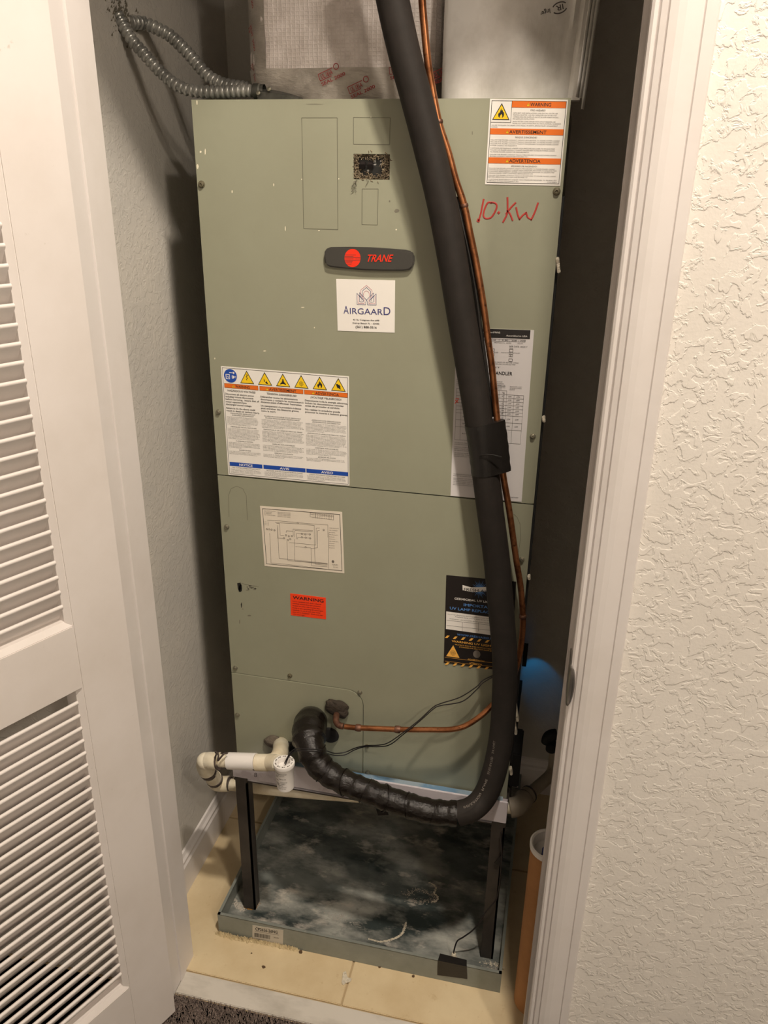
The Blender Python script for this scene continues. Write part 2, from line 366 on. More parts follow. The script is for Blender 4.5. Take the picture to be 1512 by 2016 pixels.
# casing on the right, profiled
cp = [(RJ-.001, YF), (RJ-.001, -.313), (RJ+.002, -.3155), (RJ+.006, -.3155), (RJ+.007, -.3125), (RJ+.009, -.3165), (RJ+.0155, -.3185), (RJ+.016, -.3165), (RJ+.0175, -.3195), (RJ+.026, -.321), (RJ+.034, -.3205), (RJ+.052, -.3165), (RJ+.0525, -.3145), (RJ+.054, -.3165), (RJ+.066, -.3155), (RJ+.068, -.313), (RJ+.068, YF)]
struct('trim_4', MB().prism(cp, 0, HZ+.07, 2), TRIM)
struct('trim_5', MB().prism([(-2*0+LJ-.0-(x-RJ), y) for x, y in cp], 0, HZ+.07, 2), TRIM)
struct('trim_6', MB().box((LJ, -.318, HZ+.001), (RJ, YF, HZ+.07)), TRIM)
# strike plate wrapped over the jamb edge
mb = MB(); z0 = .892; pts = []
NN = 14
for i in range(NN+1):
    t = -1 + 2*i/NN; hh = .034*t; bul = .0075*math.sqrt(max(0, 1-t*t*.96))
    pts.append([(RJ-.0030, -.270, z0+hh), (RJ-.0030, -.3145, z0+hh), (RJ-.0022+bul*.2, -.3195, z0+hh), (RJ-.001+bul*.55, -.3215, z0+hh), (RJ-.001+bul, -.3205, z0+hh)])
vs = [p for r in pts for p in r]; fs = [(i*5+k, i*5+k+1, (i+1)*5+k+1, (i+1)*5+k) for i in range(NN) for k in range(4)]
mb.add(vs, fs, 0, True)
o = mb.build('strike_plate', CHROME, t2); o['label'] = 'nickel strike plate lip on the jamb edge'
sm = o.modifiers.new('thick', 'SOLIDIFY'); sm.thickness = .0012

# =============================================================== LOUVERED DOOR (open)
A = math.radians(24.5); U = Vector((-math.sin(A), -math.cos(A), 0)); Nn = Vector((math.cos(A), -math.sin(A), 0))
D0 = Vector((-.014, -.344, .008)); DW = .715; TH = .034; DH = 2.19
def dp(u, w, z): return D0 + U*u + Nn*w + Vector((0, 0, z-.008))
door = thing('door_1', '', '', tuple(D0)); del door['label']; del door['category']; door['kind'] = 'structure'
def dbox(name, u0, u1, z0, z1, w0=-TH, w1=0, m=DOOR, bev=.0012, parent=None):
    mb = MB(); mb.add([dp(u, w_, z) for z in (z0, z1) for w_ in (w0, w1) for u in (u0, u1)], [(0, 2, 3, 1), (4, 5, 7, 6), (0, 1, 5, 4), (1, 3, 7, 5), (3, 2, 6, 7), (2, 0, 4, 6)])
    return mb.build(name, m, parent or door, bevel=bev)
SW = .0905
dbox('stile', 0, SW, .008, DH); dbox('stile', DW-SW, DW, .008, DH)
ZU0, ZU1, ZL0, ZL1 = .9585, 2.09, .183, .8395
dbox('rail', SW, DW-SW, .008, ZL0-.009); dbox('rail', SW, DW-SW, ZL1, ZU0-.009); dbox('rail', SW, DW-SW, ZU1, DH)
for za, zb in ((ZU0-.009, ZU1), (ZL0-.009, ZL1)):       # bevelled bead round each louver field
    mb = MB()
    u0, u1 = SW, DW-SW; b = .0095
    for (ua, ub) in ((u0, u0+b), (u1, u1-b)):
        mb.add([dp(ua, -.001, za), dp(ub, -.006, za), dp(ub, -TH, za), dp(ua, -TH, za), dp(ua, -.001, zb), dp(ub, -.006, zb), dp(ub, -TH, zb), dp(ua, -TH, zb)],
               [(0, 1, 5, 4), (1, 2, 6, 5), (2, 3, 7, 6), (3, 0, 4, 7), (0, 3, 2, 1), (4, 5, 6, 7)])
    mb.add([dp(u0, -.001, za), dp(u1, -.001, za), dp(u1-b, -.007, za+.009), dp(u0+b, -.007, za+.009), dp(u0, -TH, za), dp(u1, -TH, za), dp(u1-b, -TH, za+.009), dp(u0+b, -TH, za+.009)],
           [(0, 1, 2, 3), (3, 2, 6, 7), (4, 7, 6, 5), (0, 4, 5, 1)])
    mb.build('bead', DOOR, door)
ang = math.radians(56); sl = .052; tk = .0062
first = None
def slat_at(z):
    global first
    if first is None:
        mb = MB(); prof = []
        dr = Vector((0, -math.cos(ang), -math.sin(ang))); nr = Vector((0, -math.sin(ang), math.cos(ang)))   # local: (u, w, z)
        c0 = Vector((0, -.0062, 0)); outl = []
        for k in range(7):
            th = math.pi/2 - math.pi*k/6   # rounded nose
            outl.append(c0 + nr*(tk/2*math.sin(th)) - dr*(tk/2*math.cos(th)))
        outl += [c0 + dr*sl - nr*tk/2, c0 + dr*sl + nr*tk/2]
        n = len(outl); ua, ub = SW+.009, DW-SW-.009
        vs = [dp(u, p.y, p.z+.008) - D0 for u in (ua, ub) for p in outl]
        mb.add(vs, [(i, (i+1) % n, n+(i+1) % n, n+i) for i in range(n)] + [list(range(n)), list(range(n, 2*n))], 0, True)
        o = mb.build('slat', DOOR, door); first = o
    else:
        o = first.copy(); COL.objects.link(o)
    o.matrix_parent_inverse = Matrix(); o.location = (0, 0, z - .008)
for k in range(46): slat_at(.984 + .0241*k)
for k in range(26): slat_at(.214 + .0240*k)
for z in (.25, 1.1, 1.95):
    h = MB(); h.tube([dp(-.004, -.03, z-.04), dp(-.004, -.03, z+.04)], .0045, 10); h.build('hinge', CHROME, door)

# =============================================================== AIR HANDLER
ah = thing('air_handler', 'tall sage grey metal air handler cabinet covered in stickers, on the black stand', 'air handler', (W_/2, 0, ZB))
DEP = .44
def P2(u, v): p = at(u, v, 0); return (p.x, p.z)
mb = MB().box((.003, .004, ZB), (W_-.003, DEP, ZT-.002)); 
# body with an opening for the breaker: build as shell
hx0, hz1 = P2(696, 303); hx1, hz0 = P2(767, 354)
mb = MB(); x0, x1 = .003, W_-.003; yb0 = .0035
mb.box((x0, DEP-.01, ZB), (x1, DEP, ZT-.002)); mb.box((x0, yb0, ZB), (x0+.01, DEP-.01, ZT-.002)); mb.box((x1-.01, yb0, ZB), (x1, DEP-.01, ZT-.002))
mb.box((x0+.01, yb0, ZT-.012), (x1-.01, DEP-.01, ZT-.002)); mb.box((x0+.01, yb0, ZB), (x1-.01, DEP-.01, ZB+.01))
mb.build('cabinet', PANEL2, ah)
mb = MB(); y0, y1 = .0045, .012
mb.box((x0+.01, y0, ZB+.01), (hx0-.004, y1, ZT-.012)); mb.box((hx1+.004, y0, ZB+.01), (x1-.01, y1, ZT-.012))
mb.box((hx0-.004, y0, hz1+.004), (hx1+.004, y1, ZT-.012)); mb.box((hx0-.004, y0, ZB+.01), (hx1+.004, y1, hz0-.004))
mb.build('inner_frame', DARK, ah)
# upper panel with a real opening
mb = MB(); t = .0035; za = ZS+.0012
for (a, b, c, d) in [(0, hx0, za, ZT), (hx1, W_, za, ZT), (hx0, hx1, hz1, ZT), (hx0, hx1, za, hz0)]: mb.box((a, 0, c), (b, t, d))
up = mb.build('upper_panel', PANEL, ah)
# lower panel, its outline leaves room for the coil plate
def arc(cx, cz, r, a0, a1, n=8): return [(cx+r*math.cos(math.radians(a0+(a1-a0)*k/n)), cz+r*math.sin(math.radians(a0+(a1-a0)*k/n))) for k in range(n+1)]
pxr, pzt = P2(715, 1440)[0], P2(580, 1338)[1]
pxr = P2(715.5, 1440)[0]; pzt = P2(463, 1324)[1]; R = .035
zl1 = ZS-.0012
poly = [(0, pzt), (0, zl1), (W_, zl1), (W_, ZB), (pxr, ZB)] + arc(pxr-R, pzt-R, R, 0, 90)
mb = MB(); mb.prism(poly, 0, t, 1); lp = mb.build('lower_panel', PANEL, ah)
g = .0013
poly = [(0, ZB), (pxr-g, ZB)] + arc(pxr-R-g, pzt-R-g, R, 0, 90) + [(0, pzt-g)]
mb = MB(); mb.prism(poly, -.0012, t, 1); plate = mb.build('coil_access_plate', PANEL, ah, bevel=.0007)
# edge lip that catches the light on the right edge of the upper panel
MB().box((W_-.004, -.0008, za+.002), (W_+.0003, 0, ZT)).build('panel_lip', PANEL, ah)
# screws
for i, (u, v, s, m_) in enumerate([(397, 363, 1.15, BRONZE), (1096, 377, 1.15, BRONZE), (430, 811, 1, ZINC), (1049, 859, 1, ZINC), (446.5, 1037, 1.05, ZINC), (1027.5, 1101, 1, ZINC),
        (463.5, 1315, 1, ZINC), (571, 1330, 1, BRONZE), (708.5, 1363, 1, ZINC), (468, 1406.5, 1, ZINC), (723, 1468, .9, BRONZE), (725, 1520, 1, ZINC)]):
    x, z = P2(u, v); r = .0042*s
    mb = MB(); mb.lathe([(r*1.25, 0), (r*1.25, .0008), (r*.95, .0012), (r*.9, .0035), (r*.45, .0042), (r*.42, .0030), (0, .0030)], (x, -.0012 if v > 1390 else 0, z), (0, -1, 0), 14)
    sc = mb.build('screw', m_, ah)
    if i == 0: sc['label'] = 'large bronze toned corner screw'
# breaker and lint inside the opening
bx0, bz1 = P2(704, 309); bx1, bz0 = P2(757, 350)
bk = MB().box((bx0, .006, bz0), (bx1, .06, bz1)).build('breaker', BRK, ah, bevel=.001)
mx = (bx0+bx1)/2; zz = bz1-.006
for k, (xa, xb) in enumerate(((bx0+.003, bx0+.012), (mx-.006, mx+.003))):
    MB().obox(((xa+xb)/2, .003, zz-.006), ((1, 0, 0), (0, 1, .5), (0, -.5, 1)), ((xb-xa)/2, .005, .004)).build('toggle', BLK, bk, bevel=.0008)
pr = Print(quadmap((bx0, .006, bz1), (bx1, .006, bz1), (bx1, .006, bz0), (bx0, .006, bz0)), .0004)
pr.text('ON', .55, .12, .64, .26, WHT); pr.text('60', .80, .12, .88, .22, WHT); pr.text('A', .80, .28, .86, .38, WHT); pr.text('OFF', .52, .32, .66, .40, WHT); pr.circ(.36, .66, .04, .05, WHT); pr.rect(.02, .46, .98, .48, INKG2)
pr.build('breaker_print', bk)
mb = MB(); rl = random.Random(11)
for i in range(420):
    side = rl.random(); 
    if side < .35: x, z = rl.uniform(hx1-.012, hx1-.001), rl.uniform(hz0, hz1)
    elif side < .6: x, z = rl.uniform(hx0, hx0+.008), rl.uniform(hz0, hz1)
    elif side < .85: x, z = rl.uniform(hx0, hx1), rl.uniform(hz0-.001, hz0+.006)
    else: x, z = rl.uniform(hx0, hx1), rl.uniform(hz1-.005, hz1)
    y = rl.uniform(.0005, .005); a = rl.uniform(0, 6.28); L = rl.uniform(.002, .006)
    p0 = Vector((x, y, z)); p1 = p0 + Vector((math.cos(a)*L, rl.uniform(-.002, .001), math.sin(a)*L)); p2 = p1 + Vector((math.cos(a+1)*L*.6, 0, math.sin(a+1)*L*.6))
    mb.tube([p0, p1, p2], rl.uniform(.0003, .0008), 4)
lint = tag(mb.build('lint', LINT, ah), kind='stuff')
MB().box((hx0+.0005, .0085, hz0+.0005), (hx1-.0005, .0105, hz1-.0005)).build('insulation_backing', LINT, ah)
# loose fluff hanging below the opening
mb = MB()
for i in range(22):
    p0 = at(rl.uniform(694, 702), rl.uniform(356, 376), -.0015); mb.tube([p0, p0+Vector((rl.uniform(-.004, .004), -.001, rl.uniform(-.005, .002)))], .0003, 4)
for q in ([(722, 352), (726, 356), (722, 362), (720, 365)], [(704, 352), (700, 358), (702, 364)]):
    mb.tube([at(u, v, -.0015) for u, v in q], .0004, 4)
tag(mb.build('fluff', BUFF, ah), kind='stuff')
# knockouts: scored outlines
def outline(name, pts, m, wd=.0008, closed=True, Y=0.0, h=.0002):
    pr = Print(lambda s, t, hh=0: Vector((s, Y-hh, t)), h); q = [P2(u, v) for u, v in pts]
    if closed: q = q + [q[0]]
    pr.line(q, wd, m); return pr.build(name, ah)
outline('knockout', [(594, 232), (664, 232), (665.5, 452), (598, 450)], GROOVE)
outline('knockout', [(696, 231), (768.5, 232), (767, 285), (696, 284)], GROOVE)
outline('knockout', [(713, 372), (744.5, 372), (743, 443), (712.5, 442)], GROOVE)
outline('handle_recess', [(451, 1018), (450, 975), (455, 962), (466, 957), (478, 962), (485, 976), (487, 1024)], GROOVE, .0006, False)
outline('handle_recess', [(1011, 1012), (1018, 1018), (1024, 1032), (1025, 1060), (1020, 1090)], GROOVE, .0006, False)
# paint specks, scratches and smudges (flat marks)
pr = Print(lambda s, t, h=0: Vector((s, -h, t)), .0002)
def blob(u, v, ru, rv, m, n=9):
    pts = [P2(u+ru*math.cos(6.283*k/n)*rl.uniform(.75, 1.2), v+rv*math.sin(6.283*k/n)*rl.uniform(.75, 1.2)) for k in range(n)]; pr.poly(pts, m)
for q in [(388, 202, 1.4, 5), (395, 299, 1.8, 2.5), (404, 299, 1.2, 6), (389, 328, 2.2, 5), (457, 377, 1.2, 3.2), (539, 364, 1, 3), (594, 353, 1, 1.2), (667, 352, 1, 1.2), (730, 231, 2, 1), (628, 454, 2, 1), (562, 450, 1, 5), (780, 452, 1.5, 1.5), (619, 645, 1, 1.5), (521, 691, 3.5, 1.2), (423, 706, 1, 2), (596, 605, 4, 1)]: blob(*q, SPECK)
for q in [(474, 1158, 3.2, 9), (475.5, 1191, 1.2, 5)]: blob(*q, DARK)
pr.poly([P2(467, 1148), P2(474, 1147), P2(474, 1160), P2(471, 1166), P2(468, 1158)], DARK)
for q in [(472, 1224, 1, 4), (491, 1212, 3.5, 1.4), (478, 1199, 1.5, 1)]: blob(*q, BUFF)
pr.line([P2(475, 1148), P2(486, 1151), P2(509, 1155)], .0008, BUFF)
for i in range(16): blob(rl.uniform(484, 503), rl.uniform(1152, 1162), rl.uniform(1, 3), rl.uniform(.5, 1.3), BUFF)
for q in [(781, 415, 5, 4), (767, 396, 1.5, 2), (930, 262, .8, 4), (620, 205, 16, .8)]: blob(*q, BUFF)
pr.build('paint_marks', ah)['kind'] = 'stuff'
# hand-written capacity
MK = []
mko = MB().tube([at(940, 430, -.0001), at(940.5, 430, -.0001)], .0004, 6).build('marker_writing', MARK, ah)
pr = Print(lambda s, t, h=0: Vector((s, -h, t)), .0003)
def mk(pts, wd=.0028):
    q = [P2(900+x/5.815, 180+y/5.815) for x, y in pts]; qq = [Vector((a, b, 0)) for a, b in q]
    if len(qq) > 2: qq = spline(qq, 5)
    pts3 = [Vector((p.x, -.0002, p.y)) for p in qq]; mkb = MB(); vs = []
    for i, p in enumerate(pts3):
        t_ = (pts3[min(i+1, len(pts3)-1)]-pts3[max(i-1, 0)]).normalized(); n_ = Vector((-t_.z, 0, t_.x))*wd/2
        if i == 0: p = p - t_*wd*.35
        if i == len(pts3)-1: p = p + t_*wd*.35
        vs += [p-n_, p+n_, p+n_*.5+Vector((0, -.0004, 0)), p-n_*.5+Vector((0, -.0004, 0))]
    mkb.add(vs, [(i*4+a, i*4+b, i*4+4+b, i*4+4+a) for i in range(len(pts3)-1) for a, b in ((0, 3), (3, 2), (2, 1))])
    MK.append(mkb.build('pen_stroke', MARK, mko))
mk([(303, 1238), (285, 1330), (268, 1410), (245, 1480)]); mk([(245, 1474), (242, 1482)], .005)
mk([(395, 1272), (352, 1275), (318, 1340), (301, 1420), (330, 1455), (392, 1440), (444, 1355), (452, 1298), (420, 1272), (388, 1275)])
mk([(474, 1386), (477, 1389)], .0042)
mk([(576, 1218), (578, 1300), (572, 1400), (527, 1494)]); mk([(668, 1276), (620, 1325), (562, 1398)]); mk([(575, 1365), (604, 1400), (634, 1472)])
mk([(676, 1332), (694, 1410), (714, 1462)]); mk([(714, 1462), (750, 1420), (790, 1388)]); mk([(790, 1388), (808, 1440), (850, 1466)]); mk([(850, 1466), (890, 1380), (926, 1280)])
mko['label'] = 'red hand-written marker note'

# ---- name badge
bc = [(641, 495), (645, 489), (653, 486), (690, 485.5), (730, 486.5), (770, 489), (800, 491.5), (811, 494), (816.5, 501), (817.5, 513), (815, 524), (808, 530.5), (796, 532.5), (760, 532.5), (720, 531.5), (680, 528), (652, 525), (643, 520), (640.5, 508)]
q = [P2(u, v) for u, v in bc]; mb = MB(); mb.prism(q, -.0075, 0, 1)
badge = mb.build('name_badge', BADGE, ah, bevel=.0022); badge['label'] = 'charcoal plastic badge with red lettering'
BY = -.0076
pr = Print(lambda s, t, h=0: at(s, t, BY-h), .0002)
pr.circ(694, 508, 16, 18, RED, 36)
for k in range(8):
    y = 501.5 + k*2.6; hw = math.sqrt(max(0, 1-((y-508)/18)**2))*16
    if k < 5: pr.rect(694-hw-.2, y, 694+hw*(-.1+.0*k)+ (3 if k in (1, 3) else 8), y+.8, BADGE, .0001)
    else: pr.rect(694-hw-.2, y, 694+5-k, y+.8, BADGE, .0001)
for k in range(3): pr.rect(700, 507+k*2.6, 694+math.sqrt(1-((507+k*2.6-508)/18)**2)*16+.2, 507.7+k*2.6, BADGE, .0001)
pr.text('TRANE', 720, 500.5, 770, 515, RED, h=.0006, shear=.10, bold=.35); 
pr.build('lettering', badge)

# ---- square company sticker
o, p, asp = sheet('company_sticker', [(662, 549), (778, 552), (777, 655), (665, 651)], PAPER, ah, label='white square sticker with purple crown-like emblem')
def ln(pts, m, wd=.006, fl=True):
    for s in ((1, -1) if fl else (1,)): p.line([(.517+s*x, y) for x, y in pts], wd, m, asp)
ln([(0, .105), (.095, .195), (.095, .30)], PINK); ln([(0, .145), (.07, .215), (.07, .32)], NAVY)
ln([(0, .21), (.032, .225), (.05, .26), (.05, .32)], PINK)
ln([(.165, .26), (.165, .475), (.015, .475), (.015, .42), (0, .38)], NAVY); ln([(.165, .26), (.08, .36), (.08, .40)], NAVY)
ln([(.12, .245), (.12, .42), (.06, .42), (.05, .39), (.12, .30)], NAVY); ln([(.12, .245), (0, .385)], NAVY); ln([(.145, .30), (.145, .45), (.04, .45), (.04, .375), (.10, .29)], PINK)
p.text('A', .115, .50, .205, .66, NAVY); p.text('IRGAAR', .225, .54, .795, .66, NAVY); p.text('D', .81, .50, .925, .66, NAVY)
p.text('41 N. Congress Ave #98', .28, .755, .735, .785, INK, bold=.002); p.text('Delray Beach FL - 33445', .27, .82, .735, .85, INK, bold=.002); p.text('(561) 888-3516', .32, .885, .69, .93, INK, bold=.003)
p.build('lettering', o)

def hazard(p, a, b, w_, h_, m=YEL, sym=None):
    p.poly([(a-w_/2, b+h_/2), (a, b-h_/2), (a+w_/2, b+h_/2)], INK, 0); k = .86
    p.poly([(a-w_/2*k, b+h_/2-h_*.05), (a, b-h_/2+h_*.11), (a+w_/2*k, b+h_/2-h_*.05)], m, .0001)
    def S(pts, mm=INK): p.poly([(a+x*w_, b+y*h_) for x, y in pts], mm, .0002)
    if sym == 'fire':
        S([(-.06, .40), (-.15, .30), (-.17, .16), (-.11, .04), (-.09, .12), (-.06, -.02), (-.02, -.20), (.02, -.04), (.07, -.10), (.10, .04), (.14, .02), (.17, .16), (.15, .30), (.06, .40), (.08, .26), (.02, .14), (-.03, .22), (-.07, .28)]); 
        S([(-.03, .40), (-.05, .30), (0, .22), (.05, .30), (.03, .40)], m)
    elif sym == 'bolt': S([(.0, -.28), (.07, -.10), (-.01, -.04), (.06, .10), (.0, .14), (.0, .28), (-.06, .16), (-.03, .14), (.0, .06), (-.07, -.04), (-.01, -.10)])
    elif sym == 'burst':
        for q in range(9): th = q*.7; S([(.0, .16), (.15*math.cos(th), .16+.2*math.sin(th)), (.15*math.cos(th+.25), .16+.2*math.sin(th+.25))])
    elif sym == 'hand': S([(-.16, .0), (-.08, -.06), (.0, .02), (.06, .0), (.16, .16), (.12, .24), (.2, .36), (.08, .34), (.02, .26), (-.04, .30), (-.10, .18)])
    elif sym == 'pinch': S([(-.08, -.02), (-.02, .10), (.02, .26), (-.06, .22)]); S([(.02, .30), (.10, .18), (.16, .26), (.22, .40), (.10, .38)])
    elif sym == 'person': S([(-.2, .28), (-.1, .18), (-.05, .06), (.05, .06), (.1, .18), (.2, .28), (.2, .36), (.06, .30), (-.06, .30), (-.2, .36)]); p.circ(a, b-.0*h_, .05*w_, .08*h_, INK, 10, .0002)
    elif sym == 'bang': p.rect(a-w_*.05, b-h_*.15, a+w_*.05, b+h_*.2, INK, .0002); p.rect(a-w_*.05, b+h_*.26, a+w_*.05, b+h_*.36, INK, .0002)
    elif sym == 'sun':
        for q in range(14):
            th = q*.4488; p.line([(a+w_*.11*math.cos(th), b+h_*.16+h_*.12*math.sin(th)), (a+w_*.19*math.cos(th), b+h_*.16+h_*.21*math.sin(th))], w_*.016, INK, 1, .0002)
        p.circ(a, b+h_*.16, w_*.085, h_*.09, INK, 14, .0002); p.circ(a, b+h_*.16, w_*.055, h_*.06, m, 14, .0003)

# ---- fire hazard sticker, top right
o, p, asp = sheet('fire_hazard_sticker', [(965, 194.5), (1120, 196.5), (1104, 366), (955, 363)], PAPER, ah, label='white and orange sticker with flame triangle')
p.frame(.022, .018, .975, .978, INK, .006, .005)
p.rect(.285, .02, .972, .094, ORANGE); p.rect(.025, .335, .972, .405, ORANGE); p.rect(.025, .675, .972, .745, ORANGE)
p.frame(.022, .018, .288, .268, INK, .005, .004); hazard(p, .155, .142, .225, .19, YEL, 'fire')
p.text('WARNING', .52, .036, .785, .078, INK, bold=.002); p.text('AVERTISSEMENT', .275, .351, .755, .391, INK, bold=.002); p.text('ADVERTENCIA', .30, .690, .71, .730, INK, bold=.002)
for a, b in ((.495, .058), (.25, .372), (.275, .712)): hazard(p, a, b, .04, .038, YEL, 'bang')
p.text('FIRE HAZARD!', .53, .112, .72, .132, INKG2); 
for i, (t_, b) in enumerate([('WITH HEAT PUMP INSTALLATIONS, SOME ELECTRIC HEATERS ARE', .150), ('POSITION SENSITIVE.  USE ONLY APPROVED HEATER PER UNIT', .172), ('COMBINATIONS PER NAMEPLATE AND SET BLOWER AMBIENT RATING', .194), ('PER NAMEPLATE INSTRUCTIONS.', .216), ('WHEN HEATERS COME SUPPLIED WITH CIRCUIT BREAKERS, USE', .245), ('PROPER VOLT SUPPLY POWER WITH 75C VOLTS (NOMINAL) TO BREAKER.', .267), ]):
    L = len(t_)/60; p.text(t_, .31, b, .31+.62*min(L, 1), b+.013, INKG2)
p.text('FAILURE TO FOLLOW THE ABOVE COULD RESULT IN DEATH, SERIOUS INJURY OR EQUIPMENT', .04, .292, .89, .305, INKG2); p.text('DAMAGE.', .04, .313, .12, .326, INKG2)
p.text('RISQUE D\'INCENDIE!', .36, .425, .64, .443, INKG2)
b = micro(p, .04, .94, .462, .0125, 4, INKG2, .1, 66, False, 1.75); b = micro(p, .04, .90, b+.008, .0125, 3, INKG2, .1, 66, False, 1.75); micro(p, .04, .93, b+.010, .0125, 2, INKG2, .1, 66, False, 1.75)
p.text('¡PELIGRO DE INCENDIO!', .33, .765, .67, .783, INKG2)
b = micro(p, .04, .93, .797, .0115, 4, INKG2, .1, 66, False, 1.7); b = micro(p, .04, .94, b+.006, .0115, 2, INKG2, .1, 66, False, 1.7); micro(p, .04, .94, b+.010, .0115, 2, INKG2, .1, 66, False, 1.7)
p.text('X390T2908-01', .82, .952, .945, .963, INKG2); p.build('lettering', o)

# ---- three-language warning sticker, left
o, p, asp = sheet('hazardous_voltage_sticker', [(435, 720.7), (687, 741), (688, 956), (450, 934.5)], PAPER, ah, label='wide white sticker with a row of yellow triangles in three languages')
p.frame(.010, .010, .992, .988, INK, .0025, .003)
p.circ(.073, .078, .052, .060, BLUE, 32); p.frame(.035, .065, .068, .108, WHT, .004, .005, .0001); p.line([(.065, .050), (.098, .050)], .004, WHT, asp, .0001); p.poly([(.095, .038), (.11, .05), (.095, .062)], WHT, .0001)
p.circ(.092, .087, .012, .014, WHT, 12, .0001); p.rect(.080, .082, .090, .092, BLUE, .0002); p.rect(.10, .079, .118, .082, WHT, .0002); p.rect(.10, .09, .118, .093, WHT, .0002); p.text('N', .043, .076, .060, .098, WHT)
for k, sy in enumerate(['bolt', 'pinch', 'person', 'burst', 'fire', 'hand']): hazard(p, .205+k*.143, .078, .112, .115, YEL, sy)
cols = [(.018, .292), (.302, .648), (.655, .990)]
for (a0, a1), hd, ft in zip(cols, ('WARNING', 'AVERTISSEMENT', 'ADVERTENCIA'), ('NOTICE', 'AVIS', 'AVISO')):
    p.rect(a0, .147, a1, .187, ORANGE); p.frame(a0, .147, a1, .187, INK, .0015, .002); L = .0165*len(hd); c = (a0+a1)/2+.01
    p.text(hd, c-L/2, .155, c+L/2, .180, INK, bold=.0012); hazard(p, c-L/2-.016, .168, .022, .026, YEL, 'bang')
    p.rect(a0, .872, a1, .910, BLUE); L = .017*len(ft)+.01; c = (a0+a1)/2; p.text(ft, c-L/2, .880, c+L/2, .902, WHT, bold=.001)
T1 = [('HAZARDOUS VOLTAGE!', ['Disconnect all electric power', 'including remote disconnects', 'before servicing.  Insure that all', 'motor capacitors have', 'discharged stored voltage.', '', 'Failure to do the above could', 'result in death or serious injury.'], ['PRESSURIZED REFRIGERANT', 'IMPROPER REFRIGERANT', 'FIBERGLASS WOOL EXPOSURE', 'FLAMMABLE VAPORS', 'SHARP EDGES'], 'USE COPPER CONDUCTORS ONLY!'),
      ('TENSION DANGEREUSE!', ['Débrancher toutes les alimentations', 'électriques, y compris les sectionneurs à', 'distance avant d\'effectuer l\'entretien.', '', 'Un manquement à la procédure ci-dessus', 'peut entraîner des blessures graves,', 'voire la mort.'], ['FLUIDE FRIGORIGÈNE SOUS PRESSION!', 'FLUIDE FRIGORIGÈNE INAPPROPRIÉ!', 'EXPOSITION À LA LAINE DE FIBRE DE VERRE!', 'VAPEURS INFLAMMABLES!', 'REBORDS COUPANTS!'], 'N\'UTILISER QUE DES CONDUCTEURS EN CUIVRE!'),
      ('¡VOLTAJE PELIGROSO!', ['Desconecte toda la energía eléctrica,', 'incluso las desconexiones remotas', 'antes de proceder al servicio.', '', 'No realizar lo antedicho puede', 'provocar la muerte o lesiones graves.'], ['¡REFRIGERANTE PRESURIZADO!', '¡REFRIGERANTE INCORRECTO!', '¡EXPOSICIÓN A LANILLA DE FIBRA DE VIDRIO!', '¡VAPORES INFLAMABLES!', '¡BORDES FILOSOS!'], 'UTILICE ÚNICAMENTE CONDUCTORES DE COBRE')]
for (a0, a1), (h1, body, heads, foot) in zip(cols, T1):
    c = (a0+a1)/2; wd = a1-a0; L = min(wd*.84, .0125*len(h1)); p.text(h1, c-L/2, .200, c+L/2, .217, INKG2, bold=.0006); b = .232
    for ln_ in body:
        if not ln_: b += .010; continue
        L = min(wd*.985, wd*len(ln_)/max(len(x) for x in body)); p.text(ln_, a0+.004, b, a0+.004+L, b+.0155, INK, bold=.0004); b += .0235
    b = max(b, .408); k = 0
    for hd in heads:
        L = min(wd*.9, .0088*len(hd)); p.text(hd, c-L/2, b, c+L/2, b+.0105, INK); b += .0165
        if k == 0: k = 1; continue
        nn = {1: 7, 2: 9, 3: 5, 4: 3}[k]; k += 1
        b = micro(p, a0+.004, a1-.004, b+.002, .0072, nn, INKG2, .2, 58, True, 1.62); b += .0068
    L = min(wd*.86, .010*len(foot)); p.text(foot, c-L/2, .918, c+L/2, .928, INK); micro(p, a0+.006, a1-.006, .935, .0068, 4, INKG2, .2, 58, True, 1.6)
p.build('lettering', o)

# ---- data sticker, right
o, p, asp = sheet('data_sticker', [(899, 645), (1051.5, 650), (1027, 988), (887, 976)], PAPER3, ah, label='tall white data sticker with black header and table')
p.rect(0, 0, .955, .048, INK); p.text('Air Handler Electrical Standard R6NS', .08, .013, .57, .023, WHT); p.text('Assembled in USA', .65, .029, .92, .038, WHT)
p.frame(.05, .053, .9, .066, INKG2, .003, .0015); p.text('TEM6A0C60', .10, .055, .42, .063, INK); p.text('60 HZ', .45, .055, .52, .063, INK); p.text('6.80', .60, .055, .68, .063, INK); p.text('208 - 230', .72, .055, .90, .063, INK)
for a in (.43, .56, .70): p.rect(a, .053, a+.003, .066, INKG2)
p.text('MOTOR F.L. AMPS', .50, .070, .72, .077, INKG2); p.text('VOLTS', .80, .070, .87, .077, INKG2); p.text('MFR DATE  08/2017', .70, .087, .93, .096, INK)
micro(p, .12, .38, .085, .006, 4, INKG2, .2, 24)
for a in (.46, .70):
    for b in (.107, .133, .159): p.frame(a, b, a+.05, b+.016, INKG2, .005, .002)
p.text('X', .713, .136, .736, .147, INK); p.text('NONE', .70, .098, .75, .104, INKG2); p.text('NOT BY FIELD INSTALLED', .60, .124, .84, .130, INKG2)
p.text('FIELD INSTALLED', .40, .124, .56, .130, INKG2)
micro(p, .18, .84, .178, .006, 3, INKG2, .2, 50)
p.text('AIR TIGHT', .2, .207, .60, .213, INKG2)
p.text('MODEL: AIR HANDLER', .18, .232, .76, .251, INK, bold=.002)
micro(p, .03, .68, .288, .006, 4, INKG2, .2, 50); 
for a, ww in ((.46, .09), (.58, .10), (.74, .16)): micro(p, a, a+ww, .312, .005, 3, INKG2, .1, 10)
